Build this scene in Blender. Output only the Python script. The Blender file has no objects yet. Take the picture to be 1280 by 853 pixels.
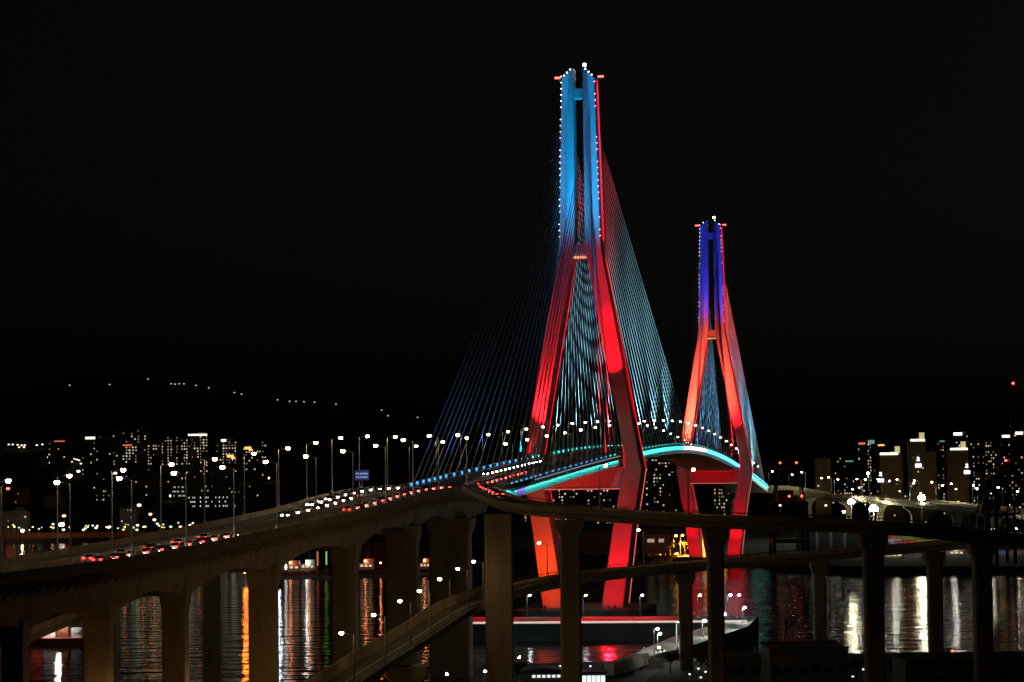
import bpy, bmesh, math, random
import numpy as np
from mathutils import Vector, Matrix

random.seed(7)
S = bpy.context.scene
COL = S.collection

# ------------------------------------------------------------------ camera
F_PX, CX, CY = 3200.0, 640.0, 426.5          # focal length in photo pixels
PITCH, ROLL, CAM_H = 0.0535649, 0.0115849, 47.633
cam_data = bpy.data.cameras.new('camera')
cam_data.sensor_width = 36.0
cam_data.lens = 36.0 * F_PX / 1280.0
cam_data.clip_start = 1.0
cam_data.clip_end = 30000.0
cam = bpy.data.objects.new('camera', cam_data)
COL.objects.link(cam)
FWD = Vector((0, math.cos(PITCH), math.sin(PITCH)))
UP0 = Vector((0, -math.sin(PITCH), math.cos(PITCH)))
R0 = Vector((1, 0, 0))
# a world direction seen at (X, Y) before roll lands at a counter-clockwise turned place
RIGHT = R0 * math.cos(-ROLL) + UP0 * math.sin(-ROLL)
UPV = R0 * -math.sin(-ROLL) + UP0 * math.cos(-ROLL)
M = Matrix((RIGHT, UPV, -FWD)).transposed().to_4x4()
M.translation = Vector((0, 0, CAM_H))
cam.matrix_world = M
S.camera = cam

# ------------------------------------------------------------------ night sky, moon-weak sun, exposure
W = bpy.data.worlds.new('World')
S.world = W
W.use_nodes = True
wn = W.node_tree.nodes
bg = wn['Background']
sky = wn.new('ShaderNodeTexSky')
sky.sky_type = 'NISHITA'
sky.sun_disc = False
SUN_EL, SUN_ROT = math.radians(-3.0), math.radians(60)
sky.sun_elevation = SUN_EL
sky.sun_rotation = SUN_ROT
sky.air_density = 1.0
sky.dust_density = 3.0
hs = wn.new('ShaderNodeHueSaturation')          # city haze greys the night sky
hs.inputs['Saturation'].default_value = 0.3
W.node_tree.links.new(sky.outputs['Color'], hs.inputs['Color'])
W.node_tree.links.new(hs.outputs['Color'], bg.inputs['Color'])
bg.inputs['Strength'].default_value = 0.021
sun_d = bpy.data.lights.new('moonlight', 'SUN')
sun_d.energy = 0.0012
sun_d.angle = math.radians(0.5)
sun_d.color = (1.0, 0.93, 0.85)
sun_o = bpy.data.objects.new('moonlight', sun_d)
COL.objects.link(sun_o)
sun_o.rotation_euler = (math.radians(55), 0, math.radians(-40))
S.view_settings.view_transform = 'Standard'
S.view_settings.look = 'None'
S.view_settings.exposure = 0.0
S.view_settings.gamma = 1.0
S.view_settings.use_curve_mapping = False
cy = S.cycles
cy.use_denoising = True
cy.max_bounces = 4
cy.diffuse_bounces = 2
cy.glossy_bounces = 2
cy.transmission_bounces = 2
cy.caustics_reflective = False
cy.caustics_refractive = False
cy.sample_clamp_indirect = 4.0
cy.use_light_tree = True

# ------------------------------------------------------------------ pixel <-> world helpers
def ray(px, py):
    return (FWD * F_PX + RIGHT * (px - CX) + UPV * (CY - py)) / F_PX
def P(px, py, D):
    """point on the pixel's ray at world depth y = D"""
    d = ray(px, py)
    return Vector((0, 0, CAM_H)) + d * (D / d.y)
def G(px, py, z=0.0):
    """point on the pixel's ray at height z"""
    d = ray(px, py)
    return Vector((0, 0, CAM_H)) + d * ((z - CAM_H) / d.z)
def pxof(X, D, z):
    v = Vector((X, D, z - CAM_H))
    return CX + F_PX * v.dot(RIGHT) / v.dot(FWD), CY - F_PX * v.dot(UPV) / v.dot(FWD)

# ------------------------------------------------------------------ materials
MATS = {}
def nodes_of(m):
    m.use_nodes = True
    return m.node_tree.nodes, m.node_tree.links
def mat(name, col, rough=0.7, metal=0.0, var=0.25, scale=0.35, streak=False, bump=0.0, spec=0.4):
    """a painted / concrete / metal surface with uneven colour and a little relief"""
    if name in MATS: return MATS[name]
    m = bpy.data.materials.new(name); MATS[name] = m
    n, l = nodes_of(m)
    b = n['Principled BSDF']
    b.inputs['Roughness'].default_value = rough
    b.inputs['Metallic'].default_value = metal
    b.inputs['Specular IOR Level'].default_value = spec
    tc = n.new('ShaderNodeTexCoord')
    mp = n.new('ShaderNodeMapping')
    mp.inputs['Scale'].default_value = (1, 1, 0.12) if streak else (1, 1, 1)
    l.new(tc.outputs['Object'], mp.inputs['Vector'])
    nz = n.new('ShaderNodeTexNoise')
    nz.inputs['Scale'].default_value = scale
    nz.inputs['Detail'].default_value = 6
    nz.inputs['Roughness'].default_value = 0.65
    l.new(mp.outputs['Vector'], nz.inputs['Vector'])
    cr = n.new('ShaderNodeValToRGB')
    cr.color_ramp.elements[0].position = 0.3
    cr.color_ramp.elements[1].position = 0.7
    cr.color_ramp.elements[0].color = [c * (1 - var) for c in col] + [1]
    cr.color_ramp.elements[1].color = [min(1, c * (1 + var)) for c in col] + [1]
    l.new(nz.outputs['Fac'], cr.inputs['Fac'])
    l.new(cr.outputs['Color'], b.inputs['Base Color'])
    if bump:
        bp = n.new('ShaderNodeBump')
        bp.inputs['Strength'].default_value = bump
        bp.inputs['Distance'].default_value = 0.05
        l.new(nz.outputs['Fac'], bp.inputs['Height'])
        l.new(bp.outputs['Normal'], b.inputs['Normal'])
    return m
def glow(name, col, strength):
    """lamp glass, LED or lit pane: emissive, also where light on a surface is put in"""
    if name in MATS: return MATS[name]
    m = bpy.data.materials.new(name); MATS[name] = m
    n, l = nodes_of(m)
    b = n['Principled BSDF']
    b.inputs['Base Color'].default_value = (0.05, 0.05, 0.05, 1)
    b.inputs['Emission Color'].default_value = (*col, 1)
    b.inputs['Emission Strength'].default_value = strength
    return m

concrete = mat('viaduct_concrete', (0.36, 0.30, 0.22), 0.85, var=0.3, scale=0.25, streak=True, bump=0.4)
pylon_con = mat('pylon_concrete', (0.45, 0.44, 0.42), 0.75, var=0.12, scale=0.2, streak=True)
asphalt = mat('asphalt', (0.075, 0.068, 0.06), 0.8, var=0.35, scale=0.6, bump=0.3)
paint_w = mat('lane_paint', (0.75, 0.74, 0.7), 0.6, var=0.15, scale=2)
steel = mat('galvanised_steel', (0.42, 0.43, 0.44), 0.45, 0.6, var=0.15, scale=1.5)
dark_steel = mat('dark_steel', (0.06, 0.06, 0.065), 0.55, 0.3, var=0.2, scale=1.0)
girder_m = mat('girder_paint', (0.55, 0.57, 0.58), 0.5, var=0.12, scale=0.5, streak=True)
cable_m = mat('cable_sheath', (0.62, 0.64, 0.66), 0.5, var=0.05, scale=1)
pipe_m = mat('anchor_pipe_paint', (0.35, 0.38, 0.42), 0.45, 0.2, var=0.1, scale=2)
land_m = mat('land_soil', (0.05, 0.05, 0.04), 0.95, var=0.5, scale=0.02)
forest_m = mat('forest_hill', (0.035, 0.045, 0.025), 0.95, var=0.5, scale=0.02, bump=0.5)
quay_m = mat('quay_concrete', (0.33, 0.31, 0.28), 0.85, var=0.3, scale=0.15, bump=0.3)
wall_m = [mat('tower_wall_%s' % k, c, 0.8, var=0.15, scale=0.08, streak=True) for k, c in
          (('grey', (0.22, 0.22, 0.22)), ('beige', (0.3, 0.26, 0.2)), ('slate', (0.14, 0.15, 0.17)))]
brick_m = mat('shed_cladding', (0.32, 0.12, 0.07), 0.8, var=0.25, scale=0.2, streak=True)

lamp_warm = glow('street_lamp_glass', (1.0, 0.70, 0.40), 62)
lamp_deck = glow('bridge_lamp_glass', (1.0, 0.82, 0.58), 30)
lamp_ramp = glow('ramp_lamp_glass', (1.0, 0.62, 0.26), 90)
lamp_sodium = glow('sodium_lamp_glass', (1.0, 0.34, 0.05), 22)
lamp_far = glow('distant_lamp_glass', (1.0, 0.86, 0.62), 2.2)
lamp_mast = glow('mast_lamp_glass', (1.0, 0.93, 0.62), 230)
lamp_cold = glow('cold_lamp_glass', (0.85, 0.95, 1.0), 120)
win_warm = glow('lit_pane_warm', (1.0, 0.72, 0.42), 0.9)
win_white = glow('lit_pane_white', (0.9, 0.95, 0.88), 1.0)
win_dim = glow('lit_pane_dim', (1.0, 0.8, 0.55), 0.22)
win_hot = glow('lit_pane_bright', (1.0, 0.8, 0.55), 0.35)
led_red = glow('led_red', (1.0, 0.01, 0.03), 0.9)
led_pink = glow('led_salmon', (1.0, 0.16, 0.14), 0.8)
led_white = glow('led_point_white', (0.8, 0.88, 1.0), 5.0)
led_rose = glow('led_point_rose', (1.0, 0.45, 0.55), 4.0)
led_cyan = glow('led_cyan', (0.05, 0.75, 0.64), 2.4)
led_teal = glow('led_teal_rail', (0.08, 0.7, 0.66), 0.4)
led_blue = glow('led_blue', (0.08, 0.45, 1.0), 1.6)
led_lilac = glow('led_lilac', (0.85, 0.75, 1.0), 3.4)
led_sky = glow('led_sky_blue', (0.08, 0.62, 0.9), 3.4)
led_purple = glow('led_purple', (0.3, 0.1, 1.0), 3.0)
beacon_red = glow('beacon_red', (1.0, 0.04, 0.03), 14)
beacon_white = glow('beacon_white', (1.0, 0.97, 0.8), 30)
tail_m = glow('tail_light_red', (1.0, 0.025, 0.02), 9)
head_m = glow('head_light_white', (1.0, 0.93, 0.8), 60)
sign_lit = glow('lit_sign_white', (0.95, 0.97, 1.0), 3.0)

# ------------------------------------------------------------------ mesh builder
class MB:
    def __init__(s): s.v, s.f = [], []
    def quad(s, a, b, c, d):
        i = len(s.v); s.v += [tuple(a), tuple(b), tuple(c), tuple(d)]; s.f.append((i, i+1, i+2, i+3)); return s
    def box(s, c, sz, rz=0.0, frame=None):
        hx, hy, hz = sz[0]/2, sz[1]/2, sz[2]/2
        ax = Vector((math.cos(rz), math.sin(rz), 0)); ay = Vector((-math.sin(rz), math.cos(rz), 0)); az = Vector((0, 0, 1))
        if frame: ax, ay, az = frame
        c = Vector(c); i = len(s.v)
        for k in ((-1,-1,-1),(1,-1,-1),(1,1,-1),(-1,1,-1),(-1,-1,1),(1,-1,1),(1,1,1),(-1,1,1)):
            s.v.append(tuple(c + ax*(k[0]*hx) + ay*(k[1]*hy) + az*(k[2]*hz)))
        s.f += [tuple(i+q for q in f) for f in ((0,3,2,1),(4,5,6,7),(0,1,5,4),(1,2,6,5),(2,3,7,6),(3,0,4,7))]
        return s
    def loft(s, rings, cap=True):
        n = len(rings[0]); i = len(s.v)
        for r in rings: s.v += [tuple(p) for p in r]
        for k in range(len(rings)-1):
            for j in range(n):
                a, b = i+k*n+j, i+k*n+(j+1) % n
                s.f.append((a, b, b+n, a+n))
        if cap:
            s.f.append(tuple(i+j for j in reversed(range(n))))
            s.f.append(tuple(i+(len(rings)-1)*n+j for j in range(n)))
        return s
    def tube(s, a, b, r, r2=None, n=6):
        a, b = Vector(a), Vector(b); d = (b-a).normalized()
        x = d.orthogonal().normalized(); y = d.cross(x)
        r2 = r if r2 is None else r2
        return s.loft([[p + (x*math.cos(2*math.pi*k/n) + y*math.sin(2*math.pi*k/n))*q for k in range(n)] for p, q in ((a, r), (b, r2))])
    def bar(s, a, b, w, h=None):
        """square bar"""
        a, b = Vector(a), Vector(b); d = (b-a)
        L = d.length; d.normalize(); up = Vector((0, 0, 1))
        if abs(d.z) > 0.98: up = Vector((0, 1, 0))
        x = d.cross(up).normalized(); y = x.cross(d)
        return s.box((a+b)/2, (L, w, h or w), frame=(d, x, y))
    def ball(s, c, r, n=6, sq=(1, 1, 1)):
        c = Vector(c); rings = []
        for k in range(1, n//2+1):
            t = math.pi*k/(n//2+1)
            rings.append([c + Vector((math.sin(t)*math.cos(2*math.pi*j/n)*r*sq[0], math.sin(t)*math.sin(2*math.pi*j/n)*r*sq[1], math.cos(t)*r*sq[2])) for j in range(n)][::-1])
        return s.loft(rings)
    def mesh(s, name):
        me = bpy.data.meshes.new(name); me.from_pydata(s.v, [], s.f); me.update(); return me
    def build(s, name, m, parent=None, smooth=False):
        me = s.mesh(name); me.materials.append(m)
        if smooth: me.shade_smooth()
        o = bpy.data.objects.new(name, me); COL.objects.link(o)
        if parent: o.parent = parent
        return o
def inst(name, me, loc, rz=0.0, parent=None):
    o = bpy.data.objects.new(name, me); COL.objects.link(o)
    o.location = loc; o.rotation_euler = (0, 0, rz)
    if parent: o.parent = parent
    return o
def tag(o, label=None, cat=None, group=None, kind=None):
    if label: o['label'] = label
    if cat: o['category'] = cat
    if group: o['group'] = group
    if kind: o['kind'] = kind
    return o
def thing(name, label, cat, loc=(0, 0, 0), rz=0.0, group=None):
    o = bpy.data.objects.new(name, None); COL.objects.link(o)
    o.empty_display_size = 0.5
    o.location = loc; o.rotation_euler = (0, 0, rz)
    return tag(o, label, cat, group)
def dup(root, loc, rz, label=None, group=None):
    r = root.copy(); COL.objects.link(r); r.location = loc; r.rotation_euler = (0, 0, rz)
    if label: r['label'] = label
    if group: r['group'] = group
    for ch in list(root.children):
        c = ch.copy(); COL.objects.link(c); c.parent = r
        for g in ch.children:
            d = g.copy(); COL.objects.link(d); d.parent = c
    return r

def spline(xs, ys):
    """natural cubic spline through the points"""
    xs, ys = np.array(xs, float), np.array(ys, float); n = len(xs); h = np.diff(xs)
    A = np.eye(n); r = np.zeros(n)
    for i in range(1, n-1):
        A[i, i-1], A[i, i], A[i, i+1] = h[i-1], 2*(h[i-1]+h[i]), h[i]
        r[i] = 6*((ys[i+1]-ys[i])/h[i] - (ys[i]-ys[i-1])/h[i-1])
    m = np.linalg.solve(A, r)
    def f(x):
        i = int(np.clip(np.searchsorted(xs, x)-1, 0, n-2))
        if x < xs[0]:
            return ys[0] + (x-xs[0])*((ys[1]-ys[0])/h[0] - h[0]*(2*m[0]+m[1])/6)
        if x > xs[-1]:
            return ys[-1] + (x-xs[-1])*((ys[-1]-ys[-2])/h[-1] + h[-1]*(2*m[-1]+m[-2])/6)
        a, b = xs[i+1]-x, x-xs[i]
        return float(m[i]*a**3/6/h[i] + m[i+1]*b**3/6/h[i] + (ys[i]/h[i]-m[i]*h[i]/6)*a + (ys[i+1]/h[i]-m[i+1]*h[i]/6)*b)
    return f
class Path:
    """smooth 3-D curve through points, walked by length; right(t) is level and to the right of travel"""
    def __init__(s, pts):
        t = [0.0]
        for a, b in zip(pts, pts[1:]): t.append(t[-1] + (Vector(b)-Vector(a)).xy.length)
        s.f = [spline(t, [p[k] for p in pts]) for k in range(3)]; s.L = t[-1]; s.knots = t
    def at(s, t): return Vector([f(t) for f in s.f])
    def tan(s, t):
        d = s.at(t+0.5) - s.at(t-0.5); d.z = 0; return d.normalized()
    def right(s, t):
        d = s.tan(t); return Vector((d.y, -d.x, 0))
    def off(s, t, u, z=0.0): return s.at(t) + s.right(t)*u + Vector((0, 0, z))
    def rz(s, t):
        d = s.tan(t); return math.atan2(d.y, d.x)
def sweep(path, sec, t0, t1, step=6.0):
    """sec: list of (u, z) or function t -> list; returns MB"""
    n = max(1, int(round((t1-t0)/step)))
    rings = []
    for k in range(n+1):
        t = t0 + (t1-t0)*k/n
        q = sec(t) if callable(sec) else sec
        rings.append([path.off(t, u, z) for u, z in q])
    return MB().loft(rings)

# ================================================================== the setting: sea, shores, hills
def water_material():
    m = bpy.data.materials.new('harbour_water')
    n, l = nodes_of(m); b = n['Principled BSDF']
    b.inputs['Base Color'].default_value = (0.004, 0.007, 0.009, 1)
    b.inputs['Roughness'].default_value = 0.06
    b.inputs['IOR'].default_value = 1.33
    b.inputs['Specular IOR Level'].default_value = 0.3
    tc = n.new('ShaderNodeTexCoord')
    prev = None
    for sc, st, dist in ((0.7, 0.5, 0.25), (0.11, 0.6, 1.6), (2.6, 0.3, 0.07)):
        mp = n.new('ShaderNodeMapping'); mp.inputs['Scale'].default_value = (0.5, 1.0, 1.0)
        l.new(tc.outputs['Object'], mp.inputs['Vector'])
        nz = n.new('ShaderNodeTexNoise'); nz.inputs['Scale'].default_value = sc; nz.inputs['Detail'].default_value = 2
        l.new(mp.outputs['Vector'], nz.inputs['Vector'])
        bp = n.new('ShaderNodeBump'); bp.inputs['Strength'].default_value = st; bp.inputs['Distance'].default_value = dist
        l.new(nz.outputs['Fac'], bp.inputs['Height'])
        if prev: l.new(prev.outputs['Normal'], bp.inputs['Normal'])
        prev = bp
    l.new(prev.outputs['Normal'], b.inputs['Normal'])
    return m
sea = MB().quad((-6000, 100, 0), (6000, 100, 0), (6000, 9000, 0), (-6000, 9000, 0)).build('sea', water_material())
tag(sea, kind='structure')

def slab(name, outline, z0, z1, m):
    """a piece of made ground with an upright edge"""
    mb = MB().loft([[Vector((x, y, z0)) for x, y in outline], [Vector((x, y, z1)) for x, y in outline]])
    return tag(mb.build(name, m), kind='structure')
def gxy(px, D):
    p = P(px, 600, D); return (p.x, D)
slab('near_shore', [(-900, 150), (900, 150), (900, 640), gxy(1280, 640), gxy(900, 648), gxy(868, 632), gxy(700, 622), gxy(646, 618), gxy(628, 560), gxy(560, 545), gxy(300, 500), gxy(0, 470), (-900, 460)], -4, 3.0, land_m)
slab('far_shore', [gxy(600, 1560), gxy(700, 1500), gxy(830, 1470), gxy(905, 1400), gxy(985, 1290), gxy(1060, 1240), gxy(1400, 1200), (1500, 1150), (3000, 2400), (2000, 8200), (-1400, 8200), gxy(440, 3000), gxy(470, 2000), gxy(560, 1900)], -4, 3.2, mat('apron_asphalt', (.07, .07, .068), .85, var=.4, scale=.05))
slab('city_shore', [gxy(-300, 2080), gxy(468, 2080), gxy(438, 3010), (-1400, 8200), (-4000, 8200), gxy(-900, 2080)], -4, 3.4, land_m)

# hill range behind the left city
def hill_mesh():
    cols = np.linspace(-420, 1700, 86)
    ridge = spline([-420, -150, 0, 70, 150, 230, 330, 420, 500, 560, 640, 760, 900, 1050, 1300, 1700],
                   [520, 508, 492, 477, 469, 480, 497, 509, 519, 533, 556, 566, 562, 566, 560, 560])
    Ds = [2120, 2250, 2400, 2600, 2800, 3100, 3500, 4000, 4500, 5200, 6000]
    v = []; rng = random.Random(3)
    for D in Ds:
        for c in cols:
            q = P(c, ridge(c), 4500)
            top = max(6, q.z)
            x = q.x * D / 4500
            t = (D-2120)/(4500-2120)
            if D <= 4500: sh = t**1.05 * (0.55+0.45*t) if t > 0 else 0
            else: sh = 1 - 0.8*(D-4500)/1500
            k = min(1, max(0, (640-c)/180))        # the right half of the land is flat for longer
            if D < 4500: sh = sh*k + (1-k)*max(0, (D-3400)/1100)
            z = 2.2 + (top-2.2)*sh + (rng.uniform(-2.5, 2.5)*(1 if 0.05 < t else 0))
            v.append((x, D, z))
    n = len(cols); f = [(i*n+j, i*n+j+1, (i+1)*n+j+1, (i+1)*n+j) for i in range(len(Ds)-1) for j in range(n-1)]
    me = bpy.data.meshes.new('hill'); me.from_pydata(v, [], f); me.update(); me.materials.append(forest_m); me.shade_smooth()
    o = bpy.data.objects.new('hill', me); COL.objects.link(o); tag(o, kind='structure')
    return o
hill = hill_mesh()
bpy.context.view_layer.update()
from mathutils.bvhtree import BVHTree
_hv = [v.co.copy() for v in hill.data.vertices]; _hf = [tuple(p.vertices) for p in hill.data.polygons]
HB = BVHTree.FromPolygons(_hv, _hf)
def ground(x, y):
    h = HB.ray_cast(Vector((x, y, 900)), Vector((0, 0, -1)))
    return max(3.3, h[0].z if h[0] else 3.3)
def on_ground(px, py):
    """where the pixel's ray meets the hill or the flat land"""
    d = ray(px, py); h = HB.ray_cast(Vector((0, 0, CAM_H)), d)
    if h[0]: return h[0]
    return G(px, py, 3.3) if d.z < -0.004 else P(px, py, 3000)

# ================================================================== the cable-stayed bridge
AZ = 0.161476
DIR = Vector((math.sin(AZ), math.cos(AZ), 0)); RGT = Vector((math.cos(AZ), -math.sin(AZ), 0))
MID = Vector((24.456, 886.35, 0)) + DIR*270
RZB = math.atan2(DIR.y, DIR.x)
def B(s, u, z): return MID + DIR*s + RGT*u + Vector((0, 0, z))
road_z = spline([-520, -395, -270, 0, 270, 400, 520], [44.9, 50.2, 55.0, 60.8, 53.2, 46.6, 40.0])
def zroad(s): return road_z(s)
bridge = thing('cable_stayed_bridge', 'long cable-stayed harbour bridge with two tall floodlit red and blue pylons', 'bridge', (0, 0, 0))

bpath = Path([B(s, 0, zroad(s)) for s in np.linspace(-522, 522, 30)])
HALF = 13.6
def bt(s): return (s+522)
deck = sweep(bpath, [(-HALF, 0), (-HALF, -0.35), (-HALF+0.3, -3.1), (-9, -3.6), (9, -3.6), (HALF-0.3, -3.1), (HALF, -0.35), (HALF, 0)], 0, bpath.L, 9).build('deck', girder_m, bridge)
sweep(bpath, [(-12.3, 0.06), (-12.3, 0.01), (12.3, 0.01), (12.3, 0.06)], 0, bpath.L, 9).build('roadway', asphalt, deck)
for sd in (-1, 1):
    sweep(bpath, [(sd*13.5-0.2, 0.0), (sd*13.5+0.2, 0.0), (sd*13.5+0.12, 0.75), (sd*13.5-0.12, 0.75)], 0, bpath.L, 9).build('parapet', concrete, deck)
    mb = MB()
    for t in np.arange(1, bpath.L, 3.0): mb.bar(bpath.off(t, sd*13.5, 0.75), bpath.off(t, sd*13.5, 1.15), 0.12)
    ps = mb.build('railing_post', steel, deck); tag(ps, kind='stuff')
    sweep(bpath, [(sd*13.5-0.07, 1.15), (sd*13.5+0.07, 1.15), (sd*13.5+0.07, 1.3), (sd*13.5-0.07, 1.3)], 0, bpath.L, 9).build('handrail', steel, deck)
sweep(bpath, [(-0.3, 0.05), (0.3, 0.05), (0.14, 0.95), (-0.14, 0.95)], 0, bpath.L, 9).build('median_barrier', concrete, deck)
mb = MB()
for u in (-8.6, -5.0, 5.0, 8.6):
    for t in np.arange(0, bpath.L-5, 10.0):
        a, b = bpath.at(t), bpath.at(t+5); r = bpath.right(t)
        z = Vector((0, 0, 0.066))
        mb.quad(a+r*(u-.09)+z, a+r*(u+.09)+z, b+r*(u+.09)+z, b+r*(u-.09)+z)
tag(mb.build('lane_dashes', paint_w, deck), kind='stuff')

# colour-changing LED fascia lights under the edge of the deck (right edge faces the camera)
def led_colour(s):
    if -497 < s < -489: return led_purple
    if s < -60: return led_cyan
    if -60 <= s < 50: return led_lilac
    return led_sky if s < 300 else led_cyan
wash = {}
def washer(m):
    if m.name not in wash: wash[m.name] = glow(m.name + '_washer', tuple(m.node_tree.nodes['Principled BSDF'].inputs['Emission Color'].default_value)[:3], 36.0)
    return wash[m.name]
dot_me = {}
for sd in (-1, 1):
    s = -514.0
    while s < 514:
        if min(abs(s+270), abs(s-270)) > 10:
            z = zroad(s); m = led_colour(s) if sd > 0 else led_cyan
            if s < -262 or s > 270:
                hz = MB().box(B(s, sd*(HALF+1.05), z-0.52), (5.8, 0.12, 0.62), RZB).build('washer_hood', dark_steel, deck)
                a, b = -2.6, 2.6
                e = MB().quad(B(s+a, sd*(HALF+.97), z-.76), B(s+b, sd*(HALF+.97), z-.76), B(s+b, sd*(HALF+.9), z-.36), B(s+a, sd*(HALF+.9), z-.36))
                e.build('washer_lens', washer(m), hz)
            else:
                MB().ball(B(s, sd*(HALF+0.75), z-0.8), 1.0, 8, (.9, .7, .85)).build('fascia_light', m, deck)
        s += 6.0
    # long bracket rail that carries the luminaires
    sweep(bpath, [(sd*(HALF+0.01), -0.30), (sd*(HALF+1.0), -0.26), (sd*(HALF+1.0), -0.34), (sd*(HALF+0.01), -0.38)], 4, bpath.L-4, 9).build('luminaire_bracket', dark_steel, deck)
# thin white / teal line of LEDs along the hand rail facing the camera
mb = MB()
for s in np.arange(-470, -280, 3.0): mb.box(B(s, 13.7, zroad(s)+0.15), (1.5, 0.12, 0.16), RZB)
tag(mb.build('rail_light', glow('rail_led_white', (0.8, 0.95, 1.0), 0.7), deck), kind='stuff')
sweep(bpath, [(13.62, 0.95), (13.74, 0.95), (13.74, 1.12), (13.62, 1.12)], bt(-255), bt(60), 9).build('rail_light', led_teal, deck)
sweep(bpath, [(13.62, 0.9), (13.76, 0.9), (13.76, 1.25), (13.62, 1.25)], bt(290), bt(515), 9).build('rail_light', led_sky, deck)

# ---- pylons: two legs, splayed to a knee below the deck, then in again to the footing
#        z, inner u, outer u, thickness along the bridge
LEG = [(-4.0, 6.2, 13.8, 17.0), (4.0, 6.5, 13.9, 17.0), (30.0, 10.6, 17.2, 15.6), (46.0, 13.6, 20.0, 14.4), (50.5, 14.6, 20.7, 13.8),
       (56.0, 14.6, 19.6, 13.0), (72.0, 11.7, 16.9, 11.4), (100.0, 6.6, 12.1, 9.6), (124.0, 2.25, 7.8, 8.4),
       (130.0, 1.75, 7.1, 8.0), (160.0, 1.7, 6.4, 7.5), (186.0, 1.65, 5.7, 7.0)]
def leg_at(z):
    for a, b in zip(LEG, LEG[1:]):
        if a[0] <= z <= b[0]:
            k = (z-a[0])/(b[0]-a[0]); return [a[i]+(b[i]-a[i])*k for i in range(1, 4)]
    return LEG[-1][1:]
def build_pylon(s0):
    py = MB()
    for sd in (-1, 1):
        rings = []
        for z, ui, uo, t in LEG:
            ch = 0.25
            ring = [(-t/2, ui+ch), (-t/2, uo-ch), (-t/2+ch, uo), (t/2-ch, uo), (t/2, uo-ch), (t/2, ui+ch), (t/2-ch, ui), (-t/2+ch, ui)]
            rings.append([B(s0+a, sd*u, z) for a, u in (ring if sd > 0 else ring[::-1])])
        # slanted crown: the inner edge stands higher than the shoulder
        z, ui, uo, t = LEG[-1]
        ring = [(-t/2, ui+.25, 3.6), (-t/2, uo-.25, 0.3), (-t/2+.25, uo, 0.1), (t/2-.25, uo, 0.1), (t/2, uo-.25, 0.3), (t/2, ui+.25, 3.6), (t/2-.25, ui, 3.8), (-t/2+.25, ui, 3.8)]
        rings.append([B(s0+a, sd*u, z+dz) for a, u, dz in (ring if sd > 0 else ring[::-1])])
        py.loft(rings)
    p = py.build('pylon', pylon_con, bridge)
    # cross beams
    def xbeam(z0, z1, u0, u1, t, name='cross_beam'):
        mb = MB()
        mb.loft([[B(s0-t/2, -u0, z0), B(s0+t/2, -u0, z0), B(s0+t/2, u0, z0), B(s0-t/2, u0, z0)],
                 [B(s0-t/2, -u1, z1), B(s0+t/2, -u1, z1), B(s0+t/2, u1, z1), B(s0-t/2, u1, z1)]])
        return mb.build(name, pylon_con, p)
    xbeam(43.5, 51.2, 14.2, 15.6, 10.5)
    xbeam(123.6, 128.4, 2.9, 2.4, 6.6)
    xbeam(179.4, 182.6, 2.0, 2.0, 5.6)
    for sd in (-1, 1):      # bearing blocks between cross beam and girder
        MB().box(B(s0, sd*9.5, (51.3+zroad(s0)-3.5)/2), (3.0, 2.2, max(0.4, zroad(s0)-3.6-51.3)), RZB).build('bearing_block', quay_m, p)
    # LED lines on the rear edge of every face that looks to the right
    for sd, side in ((1, 'o'), (-1, 'i'), (1, 'l')):
        for zs, m in (((4.0, 50.5), led_pink if side == 'o' else led_red), ((50.5, 124.0), led_red), ((130.0, 186.0), led_red)):
            if side == 'i' and zs[0] > 125: continue
            if side == 'l' and zs[0] != 50.5: continue
            mb = MB(); zz = [zs[0]] + [q[0] for q in LEG if zs[0] < q[0] < zs[1]] + [zs[1]]
            for a, b in zip(zz, zz[1:]):
                def pt(z):
                    ui, uo, t = leg_at(z)
                    if side == 'o': return B(s0+t/2-0.5, uo+0.12, z)
                    if side == 'i': return B(s0+t/2-0.5, -ui+0.12, z)
                    return B(s0-t/2-0.1, ui+0.1, z) if z <= 60 else B(s0-t/2-0.1, leg_at(60)[0]+0.1, 60)
                if side == 'l' and a >= 60: continue
                mb.bar(pt(a), pt(b), 0.34 if zs[0] < 125 else 0.8)
            if mb.v: mb.build('led_strip', m, p)
    MB().bar(B(s0-5.4, -14.0, 43.6), B(s0-5.4, 14.0, 43.6), 0.3).build('led_strip', led_pink, p)
    MB().bar(B(s0-3.45, -2.6, 123.7), B(s0-3.45, 2.6, 123.7), 0.9, 0.7).build('led_strip', glow('led_warm_salmon', (1.0, 0.4, 0.22), 1.4), p)
    # points of light on the shoulders and down the outer edges
    rng = random.Random(int(s0)+5)
    for z in np.arange(131, 187, 2.15):
        ui, uo, t = leg_at(z)
        if rng.random() < 0.82: MB().box(B(s0-t/2-0.05, -uo-0.1, z), (0.27, 0.27, 0.27), RZB).build('edge_light', led_white, p)
        if rng.random() < 0.62: MB().box(B(s0-t/2-0.05, uo+0.1, z), (0.27, 0.27, 0.27), RZB).build('edge_light', led_rose, p)
    for sd in (-1, 1):
        for k in (0.15, 0.45, 0.75):
            if rng.random() < 0.8:
                u = 5.4-k*3.6; MB().box(B(s0-3.4, sd*u, 186.4+k*3.4+0.3), (0.4, 0.4, 0.4), RZB).build('edge_light', led_white, p)
        # outrigger bracket with a red warning light
        br = MB().bar(B(s0, sd*5.6, 186.0), B(s0, sd*8.2, 186.6), 0.3); br.bar(B(s0, sd*5.6, 183.6), B(s0, sd*7.4, 186.3), 0.22)
        br = br.build('bracket', dark_steel, p)
        MB().box(B(s0, sd*7.6, 187.0), (0.6, 1.9, 0.5), RZB-math.pi/2+math.pi/2).build('warning_light', beacon_red, p)
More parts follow.
